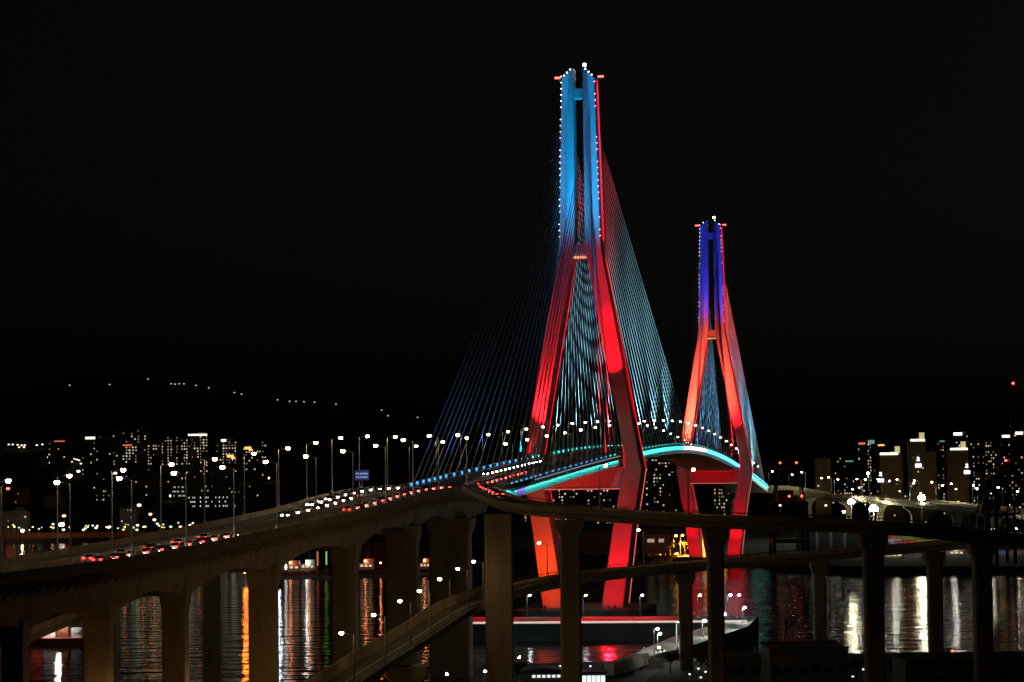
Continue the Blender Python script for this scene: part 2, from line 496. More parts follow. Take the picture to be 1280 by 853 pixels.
    bm_ = MB().bar(B(s0+0.5, 1.9, 189.2), B(s0+0.5, 1.9, 191.0), 0.15).build('beacon_mast', steel, p)
    MB().ball(B(s0+0.5, 1.9, 191.3), 0.62, 8).build('beacon_lamp', beacon_white, p)
    # footing
    fo = MB()
    fo.loft([[B(s0+a*(27), b*22, z) for a, b in ((-1, -.8), (-.8, -1), (.8, -1), (1, -.8), (1, .8), (.8, 1), (-.8, 1), (-1, .8))] for z in (-5, 3.2)])
    fo.build('footing', quay_m, p)
    return p
PY = {s0: build_pylon(s0) for s0 in (-270.0, 270.0)}

# ---- stay cables
def cable(s0, sa, sd, k):
    zt = 174.5 - k*2.12
    ui, uo, t = leg_at(zt)
    um = sd*(ui*0.45+uo*0.55)
    d = 1 if sa > s0 else -1
    a = B(s0 + d*(t/2), um, zt); b = B(sa, sd*13.05, zroad(sa)+0.3)
    o = MB().tube(b, a, 0.14, 0.14, 5).build('stay_cable', cable_m, bridge)
    ax = (a-b).normalized()
    MB().tube(b-ax*0.4, b+ax*4.2, 0.34, 0.27, 8).build('anchor_pipe', pipe_m, o)
    side = RGT*sd
    MB().box(b + Vector((0, 0, 0.5)) - DIR*1.1 - side*0.0, (0.35, 0.5, 0.7), RZB).build('anchor_light', led_blue if sa < -300 else led_cyan, o)
main_off = [18+12*k for k in range(21)]
side_off = [18+12*k for k in range(15)] + [194, 202, 210, 218, 226, 234]
for s0 in (-270.0, 270.0):
    inn = 1 if s0 < 0 else -1
    for sd in (-1, 1):
        for k in range(21):
            cable(s0, s0 + inn*main_off[k], sd, 20-k)
            cable(s0, s0 - inn*side_off[k], sd, 20-k)

# ================================================================== floodlights (lamps that light the bridge, plus added breakwater wash)
flood_box = MB().box((0, 0, 0), (0.8, 0.6, 0.7)).bar((0, 0, -0.35), (0, 0, -1.1), 0.14).mesh('flood_housing'); flood_box.materials.append(dark_steel)
LIGHTS = {}
def flood(pos, target, half, blend, power, col, label, group, radius=0.4, foot=1.1):
    t = thing('floodlight', label, 'floodlight', pos - Vector((0, 0, foot)), 0, group)
    h = inst('housing', flood_box, (0, 0, foot), 0, t)
    key = (round(half, 3), blend, power, col)
    if key not in LIGHTS:
        ld = bpy.data.lights.new('flood_beam', 'SPOT'); ld.spot_size = 2*math.radians(half); ld.spot_blend = blend
        ld.energy = power; ld.color = col; ld.shadow_soft_size = radius; LIGHTS[key] = ld
    o = bpy.data.objects.new('beam', LIGHTS[key]); COL.objects.link(o); o.parent = t
    d = (target-pos).normalized()
    o.location = Vector((0, 0, foot)) + d*0.9
    o.rotation_euler = d.to_track_quat('-Z', 'Y').to_euler()
    return t
RED = (1.0, 0.004, 0.014); RED2 = (1.0, 0.012, 0.022); ORANGE = (1.0, 0.045, 0.003); SALMON = (1.0, 0.09, 0.05)
BLUE = (0.0, 0.36, 0.92); BLUE2 = (0.02, 0.05, 1.0)
for s0 in (-270.0, 270.0):
    near = s0 < 0
    who = 'tall nearer pylon' if near else 'far pylon'
    zr = zroad(s0)
    for sd in (-1, 1):
        # blue heads on the deck for the upper legs
        flood(B(s0-62, sd*12.9, zroad(s0-62)+1.2), B(s0-3.5, sd*4.2, 163), 11.0 if near else 10.5, 0.9, 1.5e6 if near else 1.0e6, BLUE if near else BLUE2,
              'floodlight on the deck edge throwing blue light at the %s' % who, 'deck floodlights for the %s' % who)
    g = 'red floodlights at deck level of the %s' % who
    lab = 'small floodlight at the deck throwing red light up a leg of the %s' % who
    if near:
        flood(B(s0-15, -14.2, zr+1.4), B(s0-5, -11.2, 84), 26, 0.8, 2.4e5, RED2, lab, g)
        flood(B(s0-34, 14.2, zr+1.4), B(s0-5, 10.4, 93), 9.0, 0.45, 4.2e5, RED, lab, g)
        flood(B(s0-60, 14.2, zr+1.4), B(s0-5, 8.2, 112), 8.5, 0.9, 3.4e5, RED, lab, g)
    else:
        flood(B(s0-60, -14.2, zroad(s0-60)+1.4), B(s0-5, -9.5, 95), 26, 0.9, 1.5e6, SALMON, lab, g)
        flood(B(s0-26, 14.2, zroad(s0-26)+1.4), B(s0-5, 10.2, 92), 20.0, 0.6, 2.6e5, RED, lab, g)
    for u in (-12.0, 12.0):
        flood(B(s0-48, u, zroad(s0-48)+1.4), B(s0-6, u*1.2, 74), 19, 1.0, 2.2e4, RED, lab, g)
    # outside bracket at the knee, lighting the outer face of the right leg
    flood(B(s0+2, 24.0, 51.5), B(s0+1, 6.6, 120), 9, 0.9, 1.5e5, RED, 'red floodlight on the knee bracket of the %s' % who, 'knee floodlights of the %s' % who)
    # lamps added under the cross beam to put red light on the breakwater
    if near:
        for u in (-9.0, 9.0):
            flood(B(s0-8.5, u, 42.4), B(s0-104, u*2.5, 4), 14, 1.0, 6.5e5, RED, 'red floodlight added below the cross beam to wash the breakwater', 'added floodlights under the cross beam', foot=-.6)
    # footing lamps
    g = 'floodlights on the footing of the %s' % who
    lab = 'floodlight on the footing throwing red light up the %s' % who
    flood(B(s0-24, -12.0, 4.3), B(s0-8, -14.0, 30), 34, 0.9, .7e5 if near else .45e5, ORANGE if near else RED, lab, g)
    flood(B(s0-24, 13.0, 4.3), B(s0-8, 13.0, 30), 36, 0.9, .6e5 if near else .5e5, RED, lab, g)
    for u in (-10.5, 11.0):
        flood(B(s0-25, u, 4.3), B(s0-8, u, 9), 27, 0.9, .13e5, ORANGE if near and u < 0 else RED, lab, g)
    flood(B(s0-26, 0, 4.3), B(s0-5, 0, 48), 26, 0.9, .12e5, RED, lab, g)
# cable floods, all on the deck edge and pointing along the bridge and up
TEAL = (0.30, 0.70, 0.84); TEALB = (0.10, 0.36, 0.95)
def cable_flood(s, u, pw, col, tgt_u, tz=60, ds=60, half=34):
    flood(B(s, u, zroad(s)+1.2), B(s+ds, tgt_u, zroad(s)+tz), half, 0.7, pw, col,
          'small deck floodlight pointing teal light at the stay cables', 'cable floodlights along the deck')
for s in (-262, -215, -165, -115):
    cable_flood(s, 8.0, 0.9e5, TEAL, 11.0, 72, 52, 32)
    cable_flood(s, -6.0, 0.6e5, TEAL, -11.0, 72, 52, 32)
for s in (-516, -480):
    cable_flood(s, 8.0, 0.4e5, TEAL, 12.6, 75, 42, 22)
for s in (-518, -470, -420):
    cable_flood(s, -5.0, 0.4e5, (.05, .3, 1.0), -12.5, 50, 60, 28)
for s in (278, 330, 390):
    cable_flood(s, 8.0, 1.0e5, TEAL, 11.0)
    cable_flood(s, -6.0, 0.6e5, TEALB, -11.0)

# ================================================================== approach viaduct and ramps
def px_path(lst, dz=-1.1):
    return [P(x, y, D) + Vector((0, 0, dz)) for x, y, D in lst]
# right-hand (camera-side) edge of the approach viaduct, walked towards the bridge
ve = px_path([(-330, 748, 285), (0, 716, 356), (168, 695, 403), (291, 672, 447), (395, 650, 493), (492, 627, 545), (556, 610.5, 590)])
ve.append(B(-522, HALF, zroad(-522)))
vp = Path(ve)
def vwid(t):
    k = min(1, max(0, (t-vp.knots[3])/(vp.L-vp.knots[3]))); return 20.5 + (2*HALF-20.5)*k*k
viaduct = thing('approach_viaduct', 'wide concrete approach viaduct with haunched girder climbing to the bridge on single columns', 'viaduct')
PIERS = [(2, 30, 384, 3.6), (105, 137, 418, 3.6), (203, 232, 452, 3.6), (311, 345, 494, 3.8), (415, 446, 541, 4.0), (483, 522, 590, 5.0), (538, 588, 640, 6.0)]
def path_t_at_D(path, D):
    lo, hi = 0, path.L
    for _ in range(40):
        m = (lo+hi)/2
        if path.at(m).y < D: lo = m
        else: hi = m
    return lo
def t_at_px(px, u): return min(np.arange(-40, vp.L, .5), key=lambda t: abs(pxof(*vp.off(t, u, -10))[0]-px))
PT = [t_at_px((a+b)/2+4, -6.2) for a, b, D, _ in PIERS]
def vdepth(t):                     # haunched: deep over the columns, arched between them
    q = min(abs(t-p) for p in PT)/23.0
    return 5.4 + 2.8*max(0.0, 1-q)**1.7
def vsec(t):
    w = vwid(t); d = vdepth(t)
    return [(-w, 0), (-w, -0.5), (-w+3.2, -1.5), (-w+8.6, -d), (-4.4, -d), (-3.2, -1.5), (0, -0.5), (0, 0)]
vdeck = sweep(vp, vsec, 0, vp.L, 2.5).build('deck', concrete, viaduct)
sweep(vp, lambda t: [(-vwid(t)+.5, 0.05), (-vwid(t)+.5, 0.01), (-.5, 0.01), (-.5, 0.05)], 0, vp.L, 6).build('roadway', asphalt, vdeck)
for u0 in (lambda t: -0.2, lambda t: -vwid(t)+0.2):
    sweep(vp, lambda t: [(u0(t)-.2, 0), (u0(t)+.2, 0), (u0(t)+.14, 1.1), (u0(t)-.14, 1.1)], 0, vp.L, 6).build('parapet', concrete, vdeck)
sweep(vp, lambda t: [(-vwid(t)/2-.3, .04), (-vwid(t)/2+.3, .04), (-vwid(t)/2+.12, .95), (-vwid(t)/2-.12, .95)], 0, vp.L, 6).build('median_barrier', concrete, vdeck)
mb = MB()
for fr in (0.17, 0.33, 0.67, 0.83):
    for t in np.arange(0, vp.L-5, 10.0):
        a = vp.off(t, -vwid(t)*fr, .056); b = vp.off(t+5, -vwid(t+5)*fr, .056); r = vp.right(t)*.09
        mb.quad(a-r, a+r, b+r, b-r)
tag(mb.build('lane_dashes', paint_w, vdeck), kind='stuff')
# ribs under the overhanging edge
def rib_mesh():
    m = MB()
    pr = [(-0.05, -0.52), (-0.05, -0.85), (-3.3, -2.9), (-4.3, -4.4), (-3.15, -1.52)]
    m.loft([[Vector((x, u, z)) for u, z in pr] for x in (-0.16, 0.16)])
    me = m.mesh('rib'); me.materials.append(concrete); return me
RIB = rib_mesh()
for t in np.arange(6, vp.L-4, 3.6):
    o = inst('rib', RIB, vp.at(t), 0, vdeck)
    o.rotation_euler = (0, 0, vp.rz(t) + math.pi)
    o.rotation_euler = (0, 0, vp.rz(t)); o.scale = (1, -1, 1)
# single columns under the haunches
piers = []
for (px0, px1, D, wd), t in zip(PIERS, PT):
    D = vp.off(t, -6.2).y - wd/2; top = vp.at(t).z - vdepth(t)
    xa, xb = P(px0, 700, D).x, P(px1, 700, D).x; c = Vector(((xa+xb)/2, D+wd/2, 0)); rot = vp.rz(t)-math.pi/2
    def ring(z, k, kd):
        hw, hd, ch = (xb-xa)/2*k, wd/2*kd, .3
        m_ = Matrix.Rotation(rot*.5, 3, 'Z')
        return [c + m_ @ Vector((a, b, 0)) + Vector((0, 0, z)) for a, b in ((-hw+ch, -hd), (hw-ch, -hd), (hw, -hd+ch), (hw, hd-ch), (hw-ch, hd), (-hw+ch, hd), (-hw, hd-ch), (-hw, -hd+ch))]
    piers.append(MB().loft([ring(-3, 1, 1), ring(top-2.6, 1, 1), ring(top-.9, 1.12, 1.3), ring(top+1.5, 1.2, 1.5)]).build('pier', concrete, viaduct))
pa = piers[1]
# stencilled bay number on the column face
def seg_digits(txt, origin, w, h, m, parent, name='bay_number'):
    SEG = {'0': 'abcdef', '7': 'abc', '1': 'bc'}
    PTS = {'a': ((0, 2), (1, 2)), 'b': ((1, 2), (1, 1)), 'c': ((1, 1), (1, 0)), 'd': ((0, 0), (1, 0)), 'e': ((0, 1), (0, 0)), 'f': ((0, 2), (0, 1)), 'g': ((0, 1), (1, 1))}
    mb = MB(); x = 0
    for ch in txt:
        for sg in SEG[ch]:
            (ax, az), (bx, bz) = PTS[sg]
            mb.bar(origin + Vector((x+ax*w, 0, az*h/2)), origin + Vector((x+bx*w, 0, bz*h/2)), 0.16, 0.05)
        x += w*1.7
    return mb.build(name, m, parent)
o_ = P(115, 790, vp.off(PT[1], -6.2).y - 1.95); seg_digits('07', o_, 0.55, 0.9, mat('stencil_paint', (0.6, 0.58, 0.5), .7), pa)
# the camera-side loop ramp: leaves the viaduct, runs out to the right, turns and comes back lower down
c_px = [(578, 605.5, 592), (589, 611.5, 566), (605, 618.5, 540), (640, 626, 512), (720, 632.5, 490), (820, 639, 478), (900, 642.5, 470), (1000, 645, 465), (1100, 649, 463), (1200, 656, 467), (1265, 664, 480)]
# the returning arm is listed by its far parapet
b_px = [(1236, 669, 567), (1200, 672, 577), (1080, 681, 590), (1000, 688, 595), (880, 697.5, 597), (820, 702.5, 593), (725, 711.5, 581), (660, 722, 566), (630, 728.5, 556), (602, 737, 544), (560, 752, 520), (540, 762, 506), (500, 787, 478), (445, 819, 440), (387, 855, 402), (330, 893, 368)]
cpts = px_path(c_px); bpts = px_path(b_px)
z0, z1 = cpts[-1].z, bpts[0].z
A, Bq = cpts[-1], bpts[0]
loop = []
for k, (x, y) in enumerate(((112, 494), (121, 514), (120, 535), (113, 551))):
    loop.append(Vector((x, y, z0+(z1-z0)*(k+1)/5)))
rp = Path(cpts + loop + bpts)
ramp = thing('loop_ramp', 'narrow looping concrete ramp that swings out on slender single columns', 'ramp')
RW = 7.4
# travel runs to the right on the upper arm: the far side is to the left (negative u), inside of the loop
def rsec(t): return [(-RW, 0), (-RW, -0.4), (-RW+1.6, -0.8), (-RW+2.4, -1.75), (-2.4, -1.75), (-1.6, -0.8), (0, -0.4), (0, 0)]
rdeck = sweep(rp, rsec, 0, rp.L, 4).build('deck', concrete, ramp)
sweep(rp, [(-RW+.45, .05), (-RW+.45, .01), (-.45, .01), (-.45, .05)], 0, rp.L, 4).build('roadway', asphalt, rdeck)
t_wall = rp.knots[len(c_px)+4+8]
sweep(rp, [(-.34, .7), (-.06, .7), (-.06, 2.0), (-.34, 2.0)], t_wall, rp.L, 4).build('noise_wall', concrete, rdeck)
for u in (-0.2, -RW+.2):
    sweep(rp, [(u-.18, 0), (u+.18, 0), (u+.12, .7), (u-.12, .7)], 4 if u < -1 else 0, rp.L, 4).build('parapet', concrete, rdeck)
    mb = MB(); tend = rp.L if u < -1 else t_wall
    for t in np.arange(5, tend, 2.5): mb.bar(rp.off(t, u, .7), rp.off(t, u, 1.2), .1)
    tag(mb.build('railing_post', dark_steel, rdeck), kind='stuff')
    sweep(rp, [(u-.06, 1.16), (u+.06, 1.16), (u+.06, 1.28), (u-.06, 1.28)], 4, tend, 4).build('handrail', dark_steel, rdeck)
sweep(rp, [(-RW/2-.08, .056), (-RW/2+.08, .056), (-RW/2+.08, .06), (-RW/2-.08, .06)], 10, rp.L, 4).build('centre_line', paint_w, rdeck)
def t_near(path, x, y, t0=0, t1=None):
    best = min(np.arange(t0, t1 or path.L, 1.0), key=lambda t: (path.off(t, -RW/2).xy - Vector((x, y))).length); return best
def column(px0, px1, D, wd, tlo, thi, cap=True):
    xa, xb = P(px0, 700, D).x, P(px1, 700, D).x
    t = t_near(rp, (xa+xb)/2, D+wd/2, tlo, thi)
    top = rp.at(t).z - 1.77
    c = Vector(((xa+xb)/2, D+wd/2, 0)); w = xb-xa
    def ring(z, fw, fd):
        x, y, ch = w*fw/2, wd*fd/2, 0.35
        return [c+Vector((a, b, z)) for a, b in ((-x+ch, -y), (x-ch, -y), (x, -y+ch), (x, y-ch), (x-ch, y), (-x+ch, y), (-x, y-ch), (-x, -y+ch))]
    rings = [ring(-3, 1, 1), ring(top-3.0, 1, 1)]
    if cap: rings += [ring(top-1.6, 1.45, 1.2), ring(top, 1.5, 1.25)]
    else: rings += [ring(top, 1, 1)]
    return MB().loft(rings).build('pier', concrete, ramp)
tc1 = rp.knots[len(c_px)-1]; tb0 = rp.knots[len(c_px)+4]
column(606, 641, 512, 6.5, 0, tc1, False)
column(700, 726, 492, 3.6, 0, tc1)
column(885, 905, 472, 3.4, 0, tc1)
column(1081, 1105, 465, 3.4, 0, tc1)
column(1218, 1240, 470, 3.4, 0, tc1)
for a, b, D in ((848, 865, 592), (1017, 1033, 588), (1160, 1178, 576), (488, 526, 446)): column(a, b, D, 3.0, tb0, rp.L)

# slip road below the left end of the viaduct
sp = Path(px_path([(-190, 880, 372), (-60, 822, 412), (0, 798, 440), (60, 775, 468), (105, 757, 492), (200, 722, 545), (300, 690, 600), (380, 664, 650)]))
slip = thing('slip_road', 'lower concrete slip road passing behind the numbered column of the viaduct', 'ramp')
sdeck = sweep(sp, [(-8, 0), (-8, -.4), (-6, -.9), (-5.4, -2.6), (-2.4, -2.6), (-1.9, -.9), (0, -.4), (0, 0)], 0, sp.L, 5).build('deck', concrete, slip)
sweep(sp, [(-7.5, .05), (-7.5, .01), (-.5, .01), (-.5, .05)], 0, sp.L, 5).build('roadway', asphalt, sdeck)
for u in (-.2, -7.8): sweep(sp, [(u-.18, 0), (u+.18, 0), (u+.12, 1.0), (u-.12, 1.0)], 0, sp.L, 5).build('parapet', concrete, sdeck)
for px0, px1, D in ((2, 34, 446), (150, 172, 520), (275, 295, 590)):
    t = path_t_at_D(sp, D+2); top = sp.at(t).z-2.62; xa, xb = sp.off(t, -6).x, sp.off(t, -2).x
    MB().box(((xa+xb)/2, D+2, (top-3)/2), (xb-xa, 3.2, top+3)).build('pier', concrete, slip)

# onward flyover on the far shore
fp = Path([B(522, 0, zroad(522))] + [P(x, y, D) for x, y, D in ((990, 613, 1800), (1030, 619, 1860), (1090, 622, 1760), (1150, 627.5, 1640), (1210, 634, 1540), (1290, 642, 1440), (1420, 656, 1320))])
fly = thing('far_flyover', 'lamplit concrete flyover on flared piers across the far port', 'viaduct')
fdeck = sweep(fp, [(-11, 0), (-11, -.6), (-5, -3.4), (5, -3.4), (11, -.6), (11, 0)], 0, fp.L, 12).build('deck', concrete, fly)
for u in (-10.8, 10.8): sweep(fp, [(u-.2, 0), (u+.2, 0), (u+.15, 1.3), (u-.15, 1.3)], 0, fp.L, 12).build('parapet', concrete, fdeck)
for px in (1010, 1060, 1100, 1143, 1196, 1243):
    t = min(np.arange(0, fp.L, 2.0), key=lambda t: abs(pxof(*fp.at(t))[0]-px)); p = fp.at(t); r = fp.right(t); d = fp.tan(t)
    top = p.z-3.45; rings = []
    for z, hw in ((0, 2.0), (top-6, 2.0), (top-3, 3.4), (top-.9, 7.0), (top, 7.2)):
        c = Vector((p.x, p.y, z)); rings.append([c-r*hw-d*1.4, c+r*hw-d*1.4, c+r*hw+d*1.4, c-r*hw+d*1.4])
    MB().loft(rings).build('pier', concrete, fly)

# ================================================================== street lamps
def make_lamp(name, label, h, arm, lens, group, big=1.0):
    t = thing(name, label, 'street lamp', (0, 0, 0), 0, group)
    MB().tube((0, 0, 0), (0, 0, h), .17, .11, 6).box((0, 0, .25), (.5, .5, .5)).build('pole', steel, t)
    MB().tube((0, 0, h-.15), (arm, 0, h+.35), .07, .05, 5).build('arm', dark_steel, t)
    hd = MB().box((arm+.35*big, 0, h+.5), (.95*big, .84*big, .14)).build('lamp_head', dark_steel, t)
    MB().ball((arm+.35*big, 0, h+.22), .36*big, 8, (1.0, 1.0, .85)).build('lens', lens, hd)
    return t
def lamp_row(path, ufn, proto, ts, face, zoff=.0):
    first = True
    for t in ts:
        p = path.off(t, ufn(t), zoff); rz = math.atan2(path.right(t).y, path.right(t).x) + (math.pi if face < 0 else 0)
        if proto.get('used'): dup(proto['o'], p, rz, proto['label'], proto['group'])
        else:
            proto['o'].location = p; proto['o'].rotation_euler = (0, 0, rz); proto['used'] = True
def lamp_kind(label, group, h, arm, lens, big=1.0):
    return {'o': make_lamp('street_lamp', label, h, arm, lens, group, big), 'label': label, 'group': group}
k1 = lamp_kind('tall lamp post on the camera-side parapet of the approach viaduct', 'lamps on the near parapet of the viaduct', 12.0, 1.7, lamp_warm, 1.25)
lamp_row(vp, lambda t: -.2, k1, [t for t in np.arange(vp.knots[1]+1-47, vp.L-6, 23.5)], -1, 1.05)
k2 = lamp_kind('tall lamp post on the harbour-side parapet of the approach viaduct', 'lamps on the far parapet of the viaduct', 12.0, 1.7, lamp_warm, 1.25)
lamp_row(vp, lambda t: -vwid(t)+.2, k2, [t for t in np.arange(20, vp.L-2, 23.5)], 1, 1.05)
k3 = lamp_kind('lamp post on the right deck edge of the bridge among the stay cables', 'lamps along the right edge of the bridge', 10.5, 1.4, lamp_deck, 1.25)
lamp_row(bpath, lambda t: 12.5, k3, [bt(s) for s in np.arange(-500, 500, 36.0) if min(abs(s+270), abs(s-270)) > 9], -1)
k4 = lamp_kind('lamp post on the left deck edge of the bridge among the stay cables', 'lamps along the left edge of the bridge', 10.5, 1.4, lamp_deck, 1.25)
lamp_row(bpath, lambda t: -12.5, k4, [bt(s) for s in np.arange(-510, 500, 36.0) if min(abs(s+270), abs(s-270)) > 9], 1)
k5 = lamp_kind('slim lamp post on the outer parapet of the loop ramp', 'lamps on the loop ramp', 8.2, 1.6, lamp_ramp)
tl = [t_near(rp, *P(x, 650, D).xy[:], 0, tc1) for x, D in ((770, 490), (877, 478))]
tl += [t_near(rp, *P(x, 750, D).xy[:], tb0, rp.L) for x, D in ((1060, 590), (876, 596), (783, 590), (652, 562), (588, 520), (566, 505), (544, 489), (521, 470), (497, 452), (470, 428), (440, 400))]
lamp_row(rp, lambda t: -.2, k5, tl[:2], -1, .6)
lamp_row(rp, lambda t: -RW+.2, k5, tl[2:], 1, .6)
k6 = lamp_kind('lamp post along the far flyover behind the port', 'lamps on the far flyover', 11.0, 2.0, lamp_warm, 1.6)
lamp_row(fp, lambda t: -10.8, k6, [t for t in np.arange(120, fp.L, 44.0)], 1, 1.2)
k7 = lamp_kind('lamp post along the camera side of the far flyover', 'lamps on the near edge of the far flyover', 11.0, 2.0, lamp_warm, 1.6)
lamp_row(fp, lambda t: 10.8, k7, [t for t in np.arange(135, fp.L, 62.0)], -1, 1.2)
# sodium lamps over the far car park and quay
k8 = lamp_kind('orange sodium lamp over the lit yard between the pylon legs', 'orange yard lamps', 11.0, .6, lamp_sodium, 2.2)
yp = [(842, 1440, 667), (850, 1445, 667), (879, 1430, 671), (903, 1425, 675)]
for x, D, y in yp:
    q = P(x, y, D); loc = Vector((q.x, D, q.z-11.2))
    if loc.z < 3.2 or True: loc.z = 3.2
    if k8.get('used'): o8 = dup(k8['o'], loc, 0)
    else: o8 = k8['o']; o8.location = loc; k8['used'] = True
    if 'yard_beam' not in bpy.data.lights:
        ld = bpy.data.lights.new('yard_beam', 'SPOT'); ld.spot_size = math.radians(140); ld.spot_blend = .6; ld.energy = 1.1e5; ld.color = (1.0, .25, .025); ld.shadow_soft_size = .5
    ob = bpy.data.objects.new('beam', bpy.data.lights['yard_beam']); COL.objects.link(ob); ob.parent = o8; ob.location = (1.37, 0, 10.2)
# quay lamps on the breakwater
k9 = lamp_kind('small white lamp post standing on the breakwater quay', 'lamps on the breakwater', 6.5, .5, lamp_cold, .9)

# ================================================================== breakwater quay and jetty
QZ = 5.0
qa = [G(560, 781, QZ), G(935, 778.5, QZ), G(948, 771, QZ), G(938, 770, QZ), G(560, 771.5, QZ)]
slab('breakwater', [(p.x, p.y) for p in qa], -4, QZ, mat('breakwater_stone', (.13, .125, .12), .9, var=.35, scale=.12, bump=.4))
ja = [G(946, 772, QZ-.1), G(905, 777, QZ-.1), G(838, 797, QZ-.1), G(793, 817, QZ-.1), G(800, 824, QZ-.1), G(868, 806, QZ-.1), G(935, 783, QZ-.1)]
slab('jetty', [(p.x, p.y) for p in ja[::-1]], -4, QZ-.1, quay_m)
for px, py in ((659, 772), (729, 772), (800, 772), (872, 772), (910, 772), (921, 772), (818, 822), (846, 812), (895, 790)):
    p = G(px, py, QZ)
    if k9.get('used'): dup(k9['o'], p, 0)
    else: k9['o'].location = p; k9['used'] = True
kerb_l = MB()
p0, p1 = G(562, 780.6, QZ), G(934, 778.2, QZ)
tag(kerb_l.bar(p0+Vector((0, 1.2, .3)), p1+Vector((0, 1.2, .3)), .8, .6).build('kerb', mat('kerb_paint', (.8, .8, .78), .6), None), kind='structure')
edge = thing('edge_glow_line', 'thin glowing strip for the lamplit kerb edge of the breakwater', 'glow strip', p0)  # lamplight on the white kerb edge, put in as an emissive strip
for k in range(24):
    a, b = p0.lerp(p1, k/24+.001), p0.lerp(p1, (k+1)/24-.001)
    MB().bar(a-p0+Vector((0, .3, .35)), b-p0+Vector((0, .3, .35)), .4, .5).build('glow_bar', glow('kerb_edge_glow', (1.0, .78, .66), .75), edge)
k10 = lamp_kind('bright white lamp post standing along the jetty', 'lamps along the jetty', 4.2, .4, glow('jetty_lamp_glass', (.9, 1.0, .85), 800), .8)
for px, py in ((822, 815), (850, 806), (878, 797), (903, 788), (928, 779)):
    p = G(px, py, QZ-.1)
    if k10.get('used'): dup(k10['o'], p, 0)
    else: k10['o'].location = p; k10['used'] = True

# ================================================================== distant town: buildings with lit panes
def building(px0, px1, py_top, D, m, cols, lit, label, group=None, name='apartment_tower', py_base=None, seed=0, roof=None, deep=16, pane=None, mode='random', cat='apartment tower', z_lim=None):
    a, b = P(px0, py_top, D), P(px1, py_top, D)
    w = b.x-a.x; top = a.z; base = ground((a.x+b.x)/2, D+deep/2)-4 if py_base is None else P(px0, py_base, D).z
    h = top-base; cx = (a.x+b.x)/2
    t = thing(name, label, cat, (cx, D, base), 0, group)
    rng = random.Random(seed*77+int(px0))
    wl = MB().box((0, deep/2, h/2), (w, deep, h))
    for k in range(cols+1):                      # shallow pilasters between window bays
        wl.box((-w/2+w*k/cols, -.2, h/2), (.5, .4, h))
    wl.build('wall', m, t)
    MB().box((w*.18, deep/2, h+1.6), (w*.34, deep*.5, 3.2)).box((0, .3, h+.35), (w*.98, .5, .7)).build('roof_house', m, t)
    fl = max(2, int(h/3.0)); fh = h/fl; bw = w/cols
    packs = {}; colw = [rng.choice((.15, .5, .9, 1.3, 2.2)) for _ in range(cols)]
    for i in range(fl):
        for j in range(cols):
            p = lit if z_lim is None or base + fh*i > z_lim else lit*.12
            if mode == 'stair': p = .95 if j == cols//2 and i > 2 else lit
            if rng.random() < p*colw[j]:
                mm = pane or rng.choice((win_warm, win_warm, win_warm, win_white, win_dim, win_dim, win_dim))
                x = -w/2+bw*(j+.5)+rng.uniform(-.08, .08)*bw; z = fh*(i+.55)
                packs.setdefault(mm.name, (mm, MB()))[1].box((x, -.03, z), (min(bw*.5, 2.0)*rng.uniform(.5, 1), .06, 1.25))
    for mm, mb in packs.values():
        tag(mb.build('lit_window', mm, t), kind='stuff')
    if roof:
        rm, x0, x1, rh = roof
        MB().box(((x0+x1)/2*w-w/2, -.1, h+1.0), ((x1-x0)*w, .5, rh)).build('roof_light', rm, t)
    return t
warm_roof = glow('roof_light_cream', (1.0, .86, .68), 3.0)
green_roof = glow('roof_light_green', (.3, .62, .42), .5)
red_roof = glow('roof_light_red', (1.0, .2, .1), .8)
orange_sign = glow('roof_sign_orange', (1.0, .45, .12), 2.0)
HILLG = 'dark apartment towers under the hill'
LT = [  # px0, px1, top, depth, cols, lit, roof, label
    (104, 139, 549, 2750, 9, .16, (warm_roof, .08, .42, 2.2), 'apartment slab under the hill with a long bright cream light on its roof'),
    (140, 160, 537, 2900, 5, .2, None, 'tall dim tower rising behind the slab with the cream roof light'), (163, 183, 534, 2900, 5, .22, None, 'tallest tower under the hill, behind the one with the red roof line'),
    (148, 176, 558, 2700, 7, .24, (red_roof, .2, .6, 1.4), 'apartment tower with a thin red light line on its roof'),
    (184, 200, 556, 2720, 5, .3, None, 'narrow apartment tower beside the one with the red roof line'), (201, 223, 546, 2760, 6, .4, None, 'apartment tower under the hill with the most lit windows'),
    (226, 238, 549, 2740, 4, .35, None, 'thin apartment tower in front of the one with two roof lights'), (234, 260, 545, 2760, 7, .3, (warm_roof, .05, .95, 1.5), 'apartment tower with two short white lights along its roof edge'),
    (266, 296, 552, 2740, 8, .22, (warm_roof, .35, .55, 2.2), 'apartment tower with one white box light on its roof'),
    (303, 320, 553, 2700, 5, .25, None, 'apartment tower carrying the large orange sign board'), (320, 333, 552, 2700, 4, .2, None, 'narrow end tower beside the one with the large orange sign board'),
    (60, 86, 553, 2900, 7, .06, (red_roof, .3, .8, 1.2), 'low dark tower at the foot of the hill with a red roof line'),
]
for i, (a, b, tp, D, cl, lt, rf, lab) in enumerate(LT):
    building(a, b, tp, D, wall_m[i % 3], cl, lt*1.7, lab, None, seed=i, roof=rf, z_lim=P(a, 583, D).z)
# orange shop sign towers
for px, py, D, lab in ((311, 561, 2690, 'orange lit sign board on the front of a hillside tower'), (289, 571, 2690, 'small orange lit sign board low on a hillside tower')):
    p = P(px, py, D)
    t = thing('sign_board', lab, 'sign', p-Vector((0, 0, 3)))
    MB().box((0, .3, 3), (9, .4, 5)).build('backing', dark_steel, t); MB().box((-1, 0, 3.6), (7, .2, 2.6)).box((2, 0, 1.6), (4, .2, 1.6)).build('panel', orange_sign, t)
